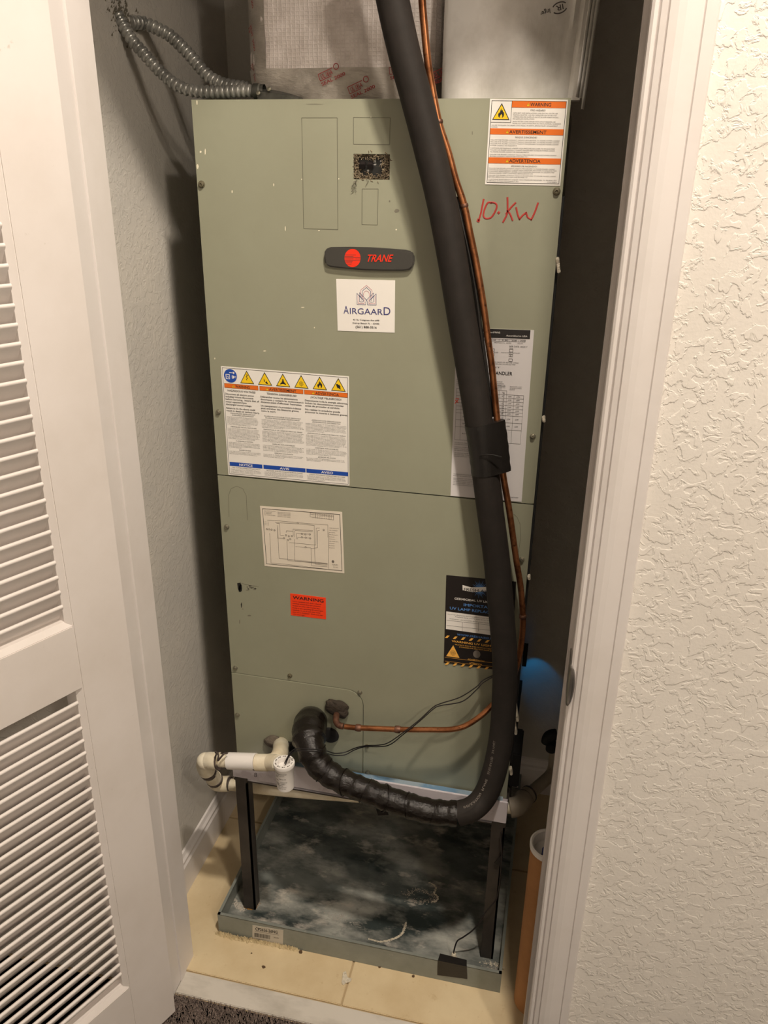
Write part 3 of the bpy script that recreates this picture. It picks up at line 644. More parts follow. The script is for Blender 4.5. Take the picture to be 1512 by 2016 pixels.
ys = [.340, .362, .382, .402, .423, .443, .463, .483, .524, .566, .645]
for i, b in enumerate(ys):
    p.rect(.03, b, .93 if i else .70, b+.0015, INKG2)
for a in (.03, .10, .52, .60, .70, .80, .925): p.rect(a, .340 if a < .8 else .362, a+.003, .6465, INKG2)
for i, b in enumerate(ys[:-1]):
    mid = (b+ys[i+1])/2; p.text('BAYHTR1%d%02d' % (4+i % 2, 5+i), .13, mid-.004, .32, mid+.004, INKG2)
    if 0 < i < 9: p.text('.LOW', .72, mid-.004, .77, mid+.004, INK); p.text('.LOW', .83, mid-.004, .88, mid+.004, INK)
    p.text('%d' % (10+5*i), .54, mid-.003, .575, mid+.003, INKG2); p.text('%d' % (20+7*i), .64, mid-.003, .67, mid+.003, INKG2)
for i in range(20): p.text('X%d' % i, .655, .352+i*.0125, .675, .359+i*.0125, INK)
p.line([(.015, .408), (.06, .425)], .009, ORED, asp, .0002); p.line([(.06, .405), (.015, .43)], .009, ORED, asp, .0002); p.line([(.02, .40), (.07, .40)], .006, ORED, asp, .0002)
b = micro(p, .03, .80, .660, .006, 2, INKG2, .2, 60); b = micro(p, .03, .75, b+.006, .006, 3, INKG2, .2, 60); b = micro(p, .03, .80, b+.006, .006, 3, INKG2, .2, 60); b = micro(p, .03, .80, .855, .006, 2, INKG2, .2, 60); micro(p, .03, .70, b+.006, .006, 5, INKG2, .2, 60)
p.text('X390T1962P01', .84, .972, .95, .979, INK); p.build('lettering', o)

# ---- wiring diagram
o, p, asp = sheet('wiring_diagram_sheet', [(512, 996), (673.6, 1008), (678, 1128.4), (521, 1114)], PAPER2, ah, label='cream paper sheet with a wiring diagram')
p.frame(.027, .035, .975, .962, INK, .005, .007)
def zc(x, y):       # zoomed-crop coordinates -> sheet coordinates
    u = (x-428)/(1270-428+ (y-188)*.0); s = (x - (428+(y-188)*47/614)) / 830; top = 188+(x-428)*62/842
    return s, (y-top)/(612)
for pts in [[(585, 352), (720, 360), (850, 366), (988, 380), (995, 560), (1008, 775), (1135, 785)], [(505, 330), (580, 332), (700, 342), (900, 360), (1125, 375), (1130, 500)], [(530, 460), (545, 770), (700, 780), (1135, 825)], [(600, 360), (632, 362), (640, 480), (680, 485)],
            [(610, 380), (615, 510), (690, 515)], [(612, 400), (630, 720), (1135, 765)], [(710, 540), (722, 740), (1135, 775)], [(790, 520), (796, 745), (1135, 770)], [(775, 490), (772, 418), (975, 432)], [(790, 500), (792, 432), (975, 442)], [(810, 520), (810, 460), (960, 468)], [(820, 520), (822, 500), (960, 508)],
            [(700, 455), (705, 435), (770, 440)], [(735, 555), (1010, 578)], [(1045, 405), (1008, 408), (1010, 575)], [(1045, 430), (1025, 432), (1028, 605), (960, 615)], [(800, 595), (960, 608), (968, 790), (1135, 800)], [(1140, 450), (1145, 820)], [(945, 255), (1180, 280), (1182, 325), (945, 295), (945, 255)], [(945, 268), (1180, 293)], [(1000, 258), (1000, 300)]]:
    p.line([zc(*q) for q in pts], .0035, INKG, asp)
for (x, y) in [(500, 420), (525, 422), (550, 425), (580, 430), (700, 480), (730, 490), (760, 488), (680, 510), (745, 520), (720, 530), (865, 465), (900, 470), (945, 470), (865, 500), (905, 503), (950, 510), (905, 600), (820, 358), (1085, 425)]:
    a, b = zc(x, y); p.circ(a, b, .012, .012*asp, INKG, 8, .0001); p.circ(a, b, .006, .006*asp, PAPER2, 8, .0002)
for i in range(10): a, b = zc(1140, 400+i*22); p.text('WIRE COLOR KEY %d' % i, a, b, a+rt.uniform(.07, .13), b+.014, INKG)
for i in range(4): a, b = zc(470, 228+i*14); p.text('UNIT WIRING DIAGRAM', a, b, a+rt.uniform(.09, .15), b+.012, INKG); p.text('PRINTED FROM SHEET', a+.17, b+.01, a+.33, b+.022, INKG)
for i in range(3): a, b = zc(955, 262+i*17); p.text('1 2 3 4 5 6 7 8 9', a+.02, b, a+.25, b+.014, INKG)
for i in range(3): a, b = zc(470, 340+i*15); p.text('L1 L2', a, b, a+.06, b+.012, INKG)
a, b = zc(1190, 745); p.circ(a, b, .016, .018*asp, INKG, 14, .0001); p.text('GND', a-.01, b+.04, a+.06, b+.06, INKG); p.text('24 VAC', a, b+.08, a+.06, b+.10, INKG)
p.build('lettering', o)

# ---- small orange-red sticker
o, p, asp = sheet('shutoff_warning_sticker', [(571.5, 1168), (641.5, 1176.7), (642, 1219), (573, 1211)], ORED, ah, label='small red-orange sticker with black lettering')
p.text('WARNING', .07, .08, .94, .225, INK, bold=.01)
for i, t_ in enumerate(['Unit is equipped with drain / shut off', 'switch(s) located drain pan of blower', 'located on other side of drain line.', 'If unit is not operating fill switch/pan', 'carefully, to see if unit rises water', 'from pan is dissipated.  Check and clear']):
    p.text(t_, .06, .30+i*.1, .06+.88*(len(t_)/41), .355+i*.1, INK)
p.text('Unit drainage.', .06, .90, .40, .945, INK); p.build('lettering', o)

# ---- ultraviolet lamp card
o, p, asp = sheet('lamp_reminder_card', [(879, 1132), (1016.5, 1145), (1005, 1322), (874, 1304)], BLK, ah, th=.0012, label='black card with blue and amber lettering')
def zz8(x, y):
    u, v = 840+x/5.4, 1100+y/5.4
    # invert approximately: card spans
    s = (u-879+(v-1132)*5/172)/137.5; t_ = (v-(1132+13*s))/(172+5*s); return s, t_
for q in range(26):
    th = q*2*math.pi/26; a, b = zz8(570, 315); L = .13 if q % 2 else .10
    p.poly([(a+.045*math.cos(th-.12), b+.045*math.sin(th-.12)*.8), (a+L*math.cos(th), b+L*math.sin(th)*.8), (a+.045*math.cos(th+.12), b+.045*math.sin(th+.12)*.8)], BLUEL)
p.circ(*zz8(570, 315), .05, .04, BLUEL)
p.poly([zz8(385, 272), zz8(480, 297), zz8(640, 293), zz8(780, 300), zz8(780, 355), zz8(640, 338), zz8(500, 345), zz8(387, 325)], WHT, .0001)
def zt(s_, x0, x1, y0, y1, m, **k):
    a0, b0 = zz8(x0, y0); a1, _ = zz8(x1, y0); _, b1 = zz8(x0, y1); p.text(s_, a0, b0+.0, a1, b1, m, h=.0002, **k)
zt('FRESH-AIRE', 400, 700, 298, 328, INK, bold=.004); zt('GERMICIDAL UV LIGHT', 300, 725, 398, 420, WHT, bold=.002); zt('IMPORTANT', 400, 745, 460, 488, BLUEL, bold=.003); zt('UV LAMP REPLACEMENT', 250, 860, 494, 522, BLUEL, bold=.003)
p.poly([zz8(210, 545), zz8(900, 632), zz8(890, 822), zz8(207, 732)], PAPER)
for i, (xx0, xx1, yy) in enumerate([(225, 760, 568), (310, 800, 596), (245, 790, 617)]): zt(['Germicidal effectiveness decreases with time lamp replaced yearly', 'Replace lamp yearly and write the date here', 'WARNING: USE UV LAMPS FROM FRESH MANUFACTURER'][i], xx0, xx1, yy, yy+9, INKG2)
for yy in (645, 700): p.line([zz8(212, yy-8), zz8(800, yy+58)], .004, INKG2, asp, .0002)
for xx in (385, 563, 745): p.line([zz8(xx, 660), zz8(xx, 755)], .004, INKG2, asp, .0002)
zt('WWW.FRESHAIREUV.COM', 330, 830, 778, 802, BLUEL)
for row, y0 in ((0, 806), (1, 1100)):
    for k in range(9):
        x = 195+k*88; s = .11*(x-195); p.poly([zz8(x, y0+22+s), zz8(x+26, y0-4+s), zz8(x+54, y0-2+s), zz8(x+28, y0+24+s)], AMB, .0001)
zt('WARNING UV LIGHT BULB', 272, 860, 850, 872, AMB, bold=.003); zt('PROTECT SKIN & EYES FROM UV LIGHT THAT', 310, 790, 893, 905, AMB); zt('IS DANGEROUS. PROTECT FROM EXPOSURE', 355, 800, 920, 931, AMB)
a, b = zz8(287, 968); hazard(p, a, b, .235, .165, AMB, 'sun')
p.circ(*zz8(550, 1005), .054, .044, INKG, 24); zt('¡ADVERTENCIA!', 450, 635, 1050, 1068, AMB); zt('ATTENTION', 470, 610, 1092, 1110, AMB)
for y0 in (1040, 1082): p.line([zz8(195, y0), zz8(440, y0+30), zz8(900, y0+75)], .004, AMB, asp)
p.build('lettering', o)

# ---- bits on the right side of the cabinet
mb = MB(); mb.box((W_-.003, .006, .47), (W_+.004, .045, 1.55)); o = mb.build('side_gasket', RUBBER, ah); o['label'] = 'black foam gasket down the right side'
MB().box((W_+.0005, .03, ZB+.005), (W_+.022, .12, .475)).build('corner_insulation', RUBBER, ah, bevel=.003)
for (z, L) in ((1.45, .012), (.60, .02), (.565, .016), (.455, .008), (1.2, .005), (.9, .004)):
    MB().obox((W_+.004, .002, z), ((1, 0, .2), (0, 1, 0), (-.2, 0, 1)), (.0025, .006, L)).build('sealant_bit', CRUST, ah, bevel=.001)
# lamp housing behind the cabinet side with the blue lamp inside
uv = thing('lamp_housing', 'small black lamp housing on the right side of the air handler, leaking blue light', 'lamp', (W_+.001, .33, .50))
mb = MB(); hx = W_+.001
mb.box((hx, .37, .470), (hx+.001, .41, .51)); mb.box((hx, .37, .51), (hx+.010, .41, .512)); mb.box((hx, .37, .470), (hx+.010, .372, .51))
mb.box((hx+.009, .372, .470), (hx+.010, .41, .51))
mb.build('shell', RUBBER, uv)
MB().tube([(hx+.005, .385, .478), (hx+.005, .385, .505)], .0025, 12).build('bulb', mat('blue_lamp_glass', (60, 170, 255), .3, emit=((40, 160, 255), 3)), uv)
bl = bpy.data.lights.new('blue_lamp_light', 'SPOT'); bl.energy = .17; bl.color = (.0, .36, .9); bl.spot_size = math.radians(50); bl.spot_blend = .5; bl.shadow_soft_size = .004
bo = bpy.data.objects.new('blue_lamp_light', bl); COL.objects.link(bo); bo.location = (W_+.0055, .412, .462)
bo.rotation_euler = (Vector((.640, YB, .372)) - Vector(bo.location)).to_track_quat('-Z', 'Y').to_euler()

# =============================================================== STAND
st = thing('equipment_stand', 'black angle iron stand holding the air handler above the pan', 'stand', (.31, .17, .012))
SX0, SX1, SY0, SY1 = .024, .602, -.08, .44; RZ = .395; FZ = .010; LG = .027; tk2 = .004
rail = MB(); rail.box((SX0, SY0, RZ-.004), (SX1, SY0+.004, .444)); fr = rail.build('front_rail', RAILW, st, bevel=.0008); fr['label'] = 'front rail under pale glossy tape'
rail = MB(); rail.box((SX0, SY0+.004, RZ-.0155), (SX1, SY0+.04, RZ-.0125)); rail.box((SX0, SY0+.04, RZ-.0165), (SX1, SY1-.03, RZ-.0125)) if False else None; rail.build('rail_flange', STAND, st)
pr = Print(lambda s, t, h=0: at(s, t, SY0-h), .0003); pr.text('8', 500.5, 1521, 506, 1530, INKG2); pr.line([(862, 0), (862, 0)], .1, INK) if False else None
pr.poly([(478, 1511.5), (492, 1527), (484, 1526), (470, 1514)], INKG) if False else None
pr.build('rail_print', fr)
MB().box((SX0, SY1-.004, RZ-.05), (SX1, SY1, RZ-.0125)).build('rear_rail', STAND, st)
for x in (SX0, SX1-.03): MB().box((x, SY0+.04, RZ-.0165), (x+.03, SY1-.004, RZ-.0125)).build('side_rail', STAND, st)
for (x, sx) in ((SX0+.004, 1), (SX1-.001, -1)):
    for (y, sy) in ((SY0+.001, 1), (SY1-.005, -1)):
        mb = MB(); xa, xb = sorted((x, x+sx*LG)); mb.box((xa, min(y, y+sy*tk2), FZ), (xb, max(y, y+sy*tk2), RZ-.004 if sy > 0 else RZ-.0165))
        xa, xb = sorted((x+sx*LG, x+sx*(LG-tk2))) if sx > 0 else sorted((x, x+sx*tk2)); ya, yb = sorted((y, y+sy*LG))
        mb.box((xa, ya, FZ), (xb, yb, RZ-.0165)); mb.build('leg', STAND, st)
# film strip lying on the ledge between cabinet and rail
mb = MB(); n = 26; vs = []
for i in range(n+1):
    x = .14+(.45)*i/n; wv = .001*math.sin(i*2.1); vs += [(x, -.004, .3905+wv*.3), (x, -.036, .391+wv), (x, SY0+.005, .4065+wv)]
mb.add(vs, [(i*3+k, i*3+k+1, (i+1)*3+k+1, (i+1)*3+k) for i in range(n) for k in range(2)], 0, True); fo = mb.build('edge_film', BFILM, st); fo['label'] = 'blue and silver film along the ledge'
for i in range(12):
    pass
MB().box((SX0+.002, SY0+.0045, RZ-.0125), (SX1-.002, -.001, RZ-.0118)).build('ledge', RAILW, st)

# =============================================================== DRAIN PAN
dpn = thing('drain_pan', 'large shallow galvanised drain pan on the tile floor, stained and crusted inside', 'drain pan', (.31, .15, 0))
PX0, PX1, PY0, PY1, PH, FLZ = -.0062, .6231, -.1468, .478, .0564, .0085
mb = MB(); e = .002
mb.box((PX0, PY0, 0.0005), (PX1, PY0+e, PH)); mb.box((PX0, PY1-e, .0005), (PX1, PY1, PH)); mb.box((PX0, PY0+e, .0005), (PX0+e, PY1-e, PH)); mb.box((PX1-e, PY0+e, .0005), (PX1, PY1-e, PH))
mb.box((PX0, PY0, PH-.001), (PX1, PY0+.006, PH+.001)); mb.box((PX0, PY0, PH-.001), (PX0+.006, PY1, PH+.001)); mb.box((PX1-.006, PY0, PH-.001), (PX1, PY1, PH+.001))
mb.build('pan_wall', PAN, dpn)
MB().box((PX0+e, PY0+e, .0005), (PX1-e, PY1-e, FLZ)).build('pan_floor', PANF, dpn)
# crusts on the pan floor
def crust(name, pts, wd, m, Z, parent, seed=1, n=150, ax=2, hh=.0025, big=1):
    r = random.Random(seed); q = [at(u, v, Z, 2) for u, v in pts]; q = spline(q, 10) if len(q) > 2 else q; mb = MB()
    for i in range(n):
        k = r.random()*(len(q)-1); a = q[int(k)].lerp(q[min(int(k)+1, len(q)-1)], k % 1)
        c = a + Vector((r.gauss(0, wd), r.gauss(0, wd*.6), 0)); s = r.uniform(.0004, .0016)*big; h = r.uniform(.3, 1)*hh
        ng = 5; vs = [c+Vector((s*math.cos(6.28*j/ng+r.random()), s*math.sin(6.28*j/ng+r.random()), 0)) for j in range(ng)] + [c+Vector((0, 0, h))]
        mb.add(vs, [(j, (j+1) % ng, ng) for j in range(ng)])
    return tag(mb.build(name, m, parent), kind='stuff')
crust('mineral_crust', [(728, 1849), (750, 1854), (775, 1848), (792, 1837), (799, 1816)], .0013, CRUST, FLZ, dpn, 2, 520, hh=.002)
crust('mineral_crust', [(845, 1737), (858, 1746), (855, 1758), (862, 1766), (858, 1774), (850, 1776)], .0014, CRUST, FLZ, dpn, 3, 200)
crust('mineral_crust', [(795, 1762), (820, 1752), (845, 1758), (855, 1768), (835, 1775), (800, 1772)], .005, mat('grey_tan_crust', (150, 140, 126), .9), FLZ, dpn, 4, 260, hh=.0012)
crust('mineral_crust', [(648, 1800), (662, 1812), (672, 1802), (690, 1815)], .006, mat('pale_grey_crust', (160, 156, 148), .9), FLZ, dpn, 5, 160, hh=.001)
crust('rust_stain', [(482, 1785), (492, 1790), (503, 1786), (509, 1774)], .0022, RUST, FLZ, dpn, 6, 160, hh=.003)
crust('mineral_crust', [(462, 1770), (470, 1785), (480, 1792)], .005, mat('pale_crust', (190, 182, 170), .9), FLZ, dpn, 7, 200, hh=.001)
crust('mineral_crust', [(950, 1898), (975, 1898), (985, 1905)], .006, CRUST, FLZ, dpn, 8, 120, hh=.001)
for k, (cu, cv, ru, rv, nn, sd) in enumerate([(640, 1775, 40, 12, 300, 21), (770, 1800, 60, 14, 300, 22), (870, 1850, 45, 22, 360, 23), (690, 1735, 60, 10, 220, 24)]): pass
# sticker on the front wall of the pan
o, p, asp = sheet('pan_label', [(497, 1821), (558, 1831), (557, 1859), (497, 1849)], mat('aged_label', (186, 180, 168), .5), dpn, Y=PY0, th=.0005, label='worn white label with bars')
p.text('CP2626-26NG', .1, .10, .82, .30, INK, bold=.004); p.rect(.08, .38, .86, .40, INKG)
for i in range(22): p.rect(.06+i*.024, .50, .06+i*.024+rt.uniform(.006, .016), .78, INK)
p.text('DRAIN PAN', .70, .56, .86, .64, INKG); micro(p, .06, .6, .86, .06, 1, INKG, 0, 20); p.build('lettering', o)
# black tape patch folded over the front rim
tp = MB(); c = [at(u, v, PY0-.0008) for u, v in [(862, 1890), (919, 1903), (920, 1927), (861, 1919)]]
mb = MB(); back = [Vector((c[0].x+.002, PY0+.016, PH+.0016)), Vector((c[1].x-.002, PY0+.014, PH+.0016))]
c[0].z = PH+.0015; c[1].z = PH+.0015
mb.add([back[0], back[1], c[1], c[0], c[2], c[3]], [(0, 1, 2, 3), (3, 2, 4, 5)]); o = mb.build('tape_patch', TAPEM, dpn); o['label'] = 'black tape patch over the rim'
s_ = o.modifiers.new('thick', 'SOLIDIFY'); s_.thickness = .0008; s_.offset = 1
# plaster-like residue along the front edge on the floor
crust('residue', [(431, 1838), (470, 1848), (520, 1856), (585, 1870)], .0030, mat('cream_residue', (214, 196, 156), .9, bump=('noise', 90, 1., .01)), 0.0005, None, 9, 800, hh=.009, big=2.6)
bpy.data.objects['residue']['label'] = 'crumbly cream residue along the front edge of the drain pan'; bpy.data.objects['residue']['category'] = 'residue'
rb = random.Random(41)
for i, (u, v, s, lab) in enumerate([(592, 1875, .0048, 'largest dark chip on the tile below the pan label'), (519, 1904, .0042, 'brown chip on the tile nearest the threshold at left'), (495, 1877, .002, 'tiny dark crumb on the tile below the pan label'), (747, 1904, .0038, 'dark chip touching the pan front below its middle'), (814, 1923, .0040, 'dark chip on the tile just left of the tape patch'), (514, 1851, .004, 'dark chip on the residue against the pan label')]):
    c = at(u, v, .0, 2); ng = 6; mb = MB()
    vs = [c+Vector((s*math.cos(6.28*j/ng)*rb.uniform(.6, 1.2), s*.8*math.sin(6.28*j/ng)*rb.uniform(.6, 1.2), .0003)) for j in range(ng)]
    mb.prism([(q.x, q.y) for q in vs], .0002, .0002+s*.5, 2); tag(mb.build('debris_chip', DEBRIS), lab, 'debris', 'dark chips on the tile floor')
mb = MB(); c = at(683, 1925, 0, 2); pts = [(675, 1915), (681, 1913), (684, 1925), (693, 1928), (690, 1934), (681, 1936), (676, 1941), (672, 1936), (674, 1927)]
mb.prism([(at(u, v, 0, 2).x, at(u, v, 0, 2).y) for u, v in pts], .0002, .003, 2); tag(mb.build('plaster_splat', CRUST, bevel=.001), 'cream plaster splat on the tile in front of the drain pan', 'plaster')

# =============================================================== INSULATED LINE
hs = thing('insulated_line', 'thick black foam-sleeved line hanging down the front of the air handler', 'pipe', tuple(at(940, 1600, -.11)))
HP = [(748, -160, -.05), (760, -80, -.05), (773, 0, -.05), (795, 100, -.045), (821.5, 200, -.04), (847, 300, -.038), (870.5, 400, -.038), (889, 500, -.038), (905, 600, -.036), (921.5, 700, -.034), (938, 800, -.034), (952, 900, -.034), (964.5, 1000, -.036), (977.5, 1100, -.04), (986.5, 1200, -.045), (994, 1300, -.05), (992.5, 1380, -.056), (987, 1450, -.068), (973, 1520, -.088), (955, 1566, -.105), (930, 1592, -.122), (900, 1602, -.130)]
HQ = [(900, 1602, -.130), (850, 1598, -.135), (800, 1585, -.135), (750, 1568, -.135), (700, 1549, -.132), (655, 1528, -.125), (625, 1502, -.115), (611, 1470, -.10), (608, 1440, -.065), (612, 1424, -.030), (614, 1420, -.002)]
path = resample(spline(px(HP), 10), .006)
MB().tube(path, .0235, 28).build('foam_sleeve', FOAM, hs)
q = resample(spline(px(HQ), 10), .004); rh = random.Random(9); rs = []
for i in range(len(q)):
    f = i/len(q); base = .0243 if f < .55 else .0243+(f-.55)*.022
    if f > .78: base = .034 - max(0, f-.93)*.05
    rs.append(base + .0011*math.sin(i*.9)+rh.uniform(-.0006, .0006))
mb = MB(); mb.tube(q, rs, 26)
o = mb.build('tape_wrap', TAPE, hs); o['label'] = 'glossy black tape wrap'
# folded tape edges and flap
for k, (i, tw) in enumerate([(int(len(q)*f), t_) for f, t_ in ((.10, .3), (.22, -.4), (.33, .5), (.42, -.2), (.52, .4), (.63, -.3), (.72, .3))]):
    c = q[i]; t_ = (q[i+1]-q[i-1]).normalized(); a = t_.orthogonal().normalized(); b = t_.cross(a); ring = []
    for j in range(25):
        th = 2*math.pi*j/24; ring.append(c + (a*math.cos(th)+b*math.sin(th))*(rs[i]+.0006) + t_*(tw*.02*math.cos(th+k)))
    MB().tube(ring, .0009, 6, caps=False).build('tape_edge', TAPE, hs)
flap = MB().obox(at(751, 1592, -.146), ((1, 0, .25), (0, 1, 0), (-.25, 0, 1)), (.011, .0007, .016)); flap.build('tape_flap', TAPEM, hs, bevel=.0004)
# tape binding line and copper together
bnd = resample(spline(px([(944, 833, -.034), (950, 870, -.034), (957, 932, -.034)]), 10), .004)
ring = MB(); n = 26; vs = []
for i, c in enumerate(bnd):
    t_ = (bnd[min(i+1, len(bnd)-1)]-bnd[max(i-1, 0)]).normalized(); a = Vector((1, 0, 0)); a = (a-t_*a.dot(t_)).normalized(); b = t_.cross(a)
    for k in range(n):
        th = 2*math.pi*k/n; cs = math.cos(th); rr = .0252 + (.0175*max(0, cs)**4) - (.004*max(0, math.sin(2*th))**2 if cs > 0 else 0) + .0004*math.sin(i*1.3+k)
        vs.append(c + a*cs*rr + b*math.sin(th)*(.0252))
ring.add(vs, [(i*n+k, i*n+(k+1) % n, (i+1)*n+(k+1) % n, (i+1)*n+k) for i in range(len(bnd)-1) for k in range(n)], 0, True)
for off in (0, len(bnd)-1): ring.add([vs[off*n+k] for k in range(n)], [list(range(n))], 0)
o = ring.build('binding_tape', TAPEM, hs); o['label'] = 'matte black tape band around line and copper'
MB().tube([p_ + Vector((0, 0, 0)) for p_ in [at(927+x*8.6, 904-6*math.sin(x*.5)+x*-.9, -.0625+.0012*abs(x-4)) for x in range(2, 8)]], .0011, 6).build('tape_edge', TAPEM, hs)
# adhesive seam strip on the right of the sleeve
sm_ = [(900, 388), (915, 450), (926, 500), (940, 580), (947, 640), (955, 700), (963, 760), (972, 820)]
MB().tube(spline(px([(u-2.5, v, -.022) for u, v in sm_]), 5), .0042, 8).build('sleeve_seam', TAPEM, hs)
pth = spline(px([(918, 1590, -.1535), (945, 1567, -.138), (962, 1530, -.118), (972, 1490, -.102), (978, 1450, -.0925)]), 14)
# sleeve print: small grey words along the sleeve
pr = Print(lambda s, t, h=0: Vector((0, 0, 0)), 0)
pth = resample(spline(px([(905, 1592, -.155), (927, 1584, -.149), (944, 1566, -.134), (958, 1535, -.116), (968, 1495, -.100), (974, 1455, -.088)]), 14), .002)
def onpath(s, t, h=0):
    k = min(max(s, 0), .999)*(len(pth)-1); i = int(k); c = pth[i].lerp(pth[min(i+1, len(pth)-1)], k-i); tg = (pth[min(i+2, len(pth)-1)]-pth[max(i-1, 0)]).normalized()
    side = tg.cross(Vector((CAM-c)).normalized()).normalized(); return c + side*t + (CAM-c).normalized()*.0012
pr = Print(onpath, 0)
for a, s0, s1 in (('INSULATION', .05, .32), ('FLAME', .36, .50), ('25/50 RATED', .56, .78), ('3/4 WALL', .82, .98)): pr.text(a, s0, .0022, s1, -.0022, INKG)
pr.build('sleeve_print', hs)

# dark hole patch beside the taped bend
o = MB(); c = at(650, 1447, -.004)
o.lathe([(0, .006), (.010, .0065), (.017, .004), (.0195, .0)], c, (0, -1, 0), 22)
o.build('sleeve_end', mat('black_sleeve_hole', (14, 12, 11), .8), hs)

# =============================================================== COPPER LINE
cp_ = thing('copper_pipe', 'thin bare copper pipe running beside the black foam-sleeved line', 'pipe', tuple(at(1028, 1240, -.04)))
c1 = px([(826, -140, -.03), (829, -60, -.03), (831, 0, -.03), (836, 60, -.03), (842, 120, -.03), (850, 170, -.028), (864, 242, -.028), (882, 298, -.026), (897, 354, -.026), (913, 402, -.026), (925, 458, -.026), (938, 521, -.026), (951, 596, -.026), (961, 670, -.026), (968, 719, -.026), (974, 779, -.027), (979, 828, -.028), (985, 880, -.028), (991, 937, -.028), (1003, 1007, -.028), (1016, 1100, -.026), (1025, 1155, -.024), (1029, 1207, -.022), (1029, 1239, -.020), (1025, 1276, -.018), (1018, 1310, -.016), (1004, 1345, -.016), (985, 1372, -.022), (966, 1391, -.032), (947, 1409, -.040), (918, 1428, -.046), (889, 1436, -.050), (845, 1436.5, -.052), (782, 1436, -.052), (700, 1432.5, -.050), (674, 1429.5, -.048)])
c1[0].z = max(c1[0].z, 1.9)
MB().tube(resample(spline(c1, 6), .006), .0056, 14).build('pipe', COPPER, cp_)
e1 = px([(676, 1430, -.048), (668, 1428, -.047), (662, 1421, -.040), (662, 1411, -.026), (663, 1404, -.004)])
MB().tube(resample(spline(e1, 8), .002), .0066, 14).build('elbow', COPPERD, cp_)
def coll(u, v, Y, tdir, r=.0072, L=.006):
    c = at(u, v, Y); t_ = Vector(tdir).normalized(); MB().tube([c-t_*L, c-t_*L*.9, c-t_*L*.3, c+t_*L*.3, c+t_*L*.9, c+t_*L], [r*.86, r*.96, r*1.06, r*1.06, r*.96, r*.86], 16).build('coupling', COPPERD, cp_)
coll(705.5, 1433, -.050, (1, 0, 0)); coll(783, 1436, -.052, (1, 0, .0)); coll(1029, 1213, -.0215, (0, 0, 1), .0066, .004); coll(914, 405, -.026, (.25, 0, -1), .0061, .003); coll(864, 240, -.028, (.3, 0, -1), .0061, .003)
def lump(name, c, r, m, parent, seed, sq=(1, .5, 1), amp=.06):
    bm = bmesh.new(); bmesh.ops.create_icosphere(bm, subdivisions=3, radius=1); rr = random.Random(seed)
    ph = [(rr.uniform(2, 5), rr.uniform(2, 5), rr.uniform(2, 5), rr.uniform(0, 6)) for _ in range(5)]
    for v in bm.verts:
        k = 1 + sum(amp*math.sin(a*v.co.x+b*v.co.y+c_*v.co.z+d) for a, b, c_, d in ph); v.co = Vector((v.co.x*sq[0], v.co.y*sq[1], v.co.z*sq[2]))*r*k + Vector(c)
    me = bpy.data.meshes.new(name); bm.to_mesh(me); bm.free(); me.materials.append(m); me.polygons.foreach_set('use_smooth', [True]*len(me.polygons))
    o = bpy.data.objects.new(name, me); COL.objects.link(o)
    if parent is not None: o.parent = parent; o.matrix_parent_inverse = parent.matrix_basis.inverted()
    return o
lump('putty_seal', at(664, 1393, -.006), .0225, PUTTY, cp_, 4, (1.05, .42, .85)); lump('putty_seal', at(674, 1404, -.008), .0125, PUTTY, cp_, 6, (1, .6, 1)); lump('putty_seal', at(652, 1386, -.008), .0125, PUTTY, cp_, 8, (1, .6, .8))

# =============================================================== CONDENSATE PIPES
cdn = thing('condensate_drain', 'cream plastic condensate drain pipes with elbows, left of and under the air handler', 'pipe', tuple(at(418, 1526, -.08)))
r0 = .0130
YU = -.115
def tb(name, pts, r, m=PVC, n=20, sp=6, **k): return MB().tube(spline(px(pts), sp) if len(pts) > 2 else px(pts), r, n, **k).build(name, m, cdn)
tb('pipe', [(410, 1497, YU), (545, 1501, YU)], r0)
tb('coupling', [(450, 1498, YU), (504, 1499.5, YU)], .0172, PVCW)['label'] = 'clean white coupling'
tb('elbow', [(432, 1498, YU), (420, 1497.5, YU), (407, 1498.5, YU+.005), (403, 1506, YU+.012), (407, 1517, YU+.025)], .0175, PVC)
lump('elbow_cap', at(404, 1498, YU+.003), .0177, PVC, cdn, 31, (1, 1, 1), amp=0)
tb('pipe', [(406, 1512, YU+.02), (426, 1540, -.04)], r0, PVC)
tb('coupling', [(412, 1521, -.078), (423, 1535, -.05)], .0160, PVC)
tb('elbow', [(420, 1531, -.055), (425, 1540, -.040), (434, 1543, -.032), (451, 1543, -.03)], .0172, PVC)
tb('pipe', [(440, 1543, -.03), (598, 1560, -.01), (1010, 1590, .032)], r0, PVC)
tb('elbow', [(528, 1501.5, YU), (505, 1501, YU)], .0172, PVC)
tb('elbow', [(528, 1501.5, YU), (541, 1498, -.108), (550, 1487, -.085), (553, 1475, -.045), (553, 1466, -.004)], .0172, PVC)
tb('tee_branch', [(530, 1501, YU), (548, 1502, YU-.012)], .0165, PVC)
for (u0, v0, Y0, u1, v1, Y1, r) in [(502, 1500.5, YU, 505.5, 1501, YU, .0166), (429, 1498, YU, 432.5, 1498, YU, .0184), (409, 1519, -.082, 411.5, 1522, -.076, .0175), (421.5, 1533.5, -.054, 423.5, 1536, -.050, .0177), (450, 1543.5, -.03, 453, 1544, -.03, .0165)]:
    tb('cement_ring', [(u0, v0, Y0), (u1, v1, Y1)], r, GLUE)
mb = MB(); mb.tube(spline(px([(424, 1480.5, -.128), (430, 1486, -.134), (429, 1497, -.1365), (434, 1492, -.135), (441, 1484, -.130), (447, 1483, -.124)]), 5), .0032, 8, sq=.6); mb.build('cement_smear', GLUE, cdn)
tb('elbow', [(1004, 1590, .030), (1016, 1588, .034), (1026, 1580, .050), (1031, 1573, .065)], .0210, PVCD)
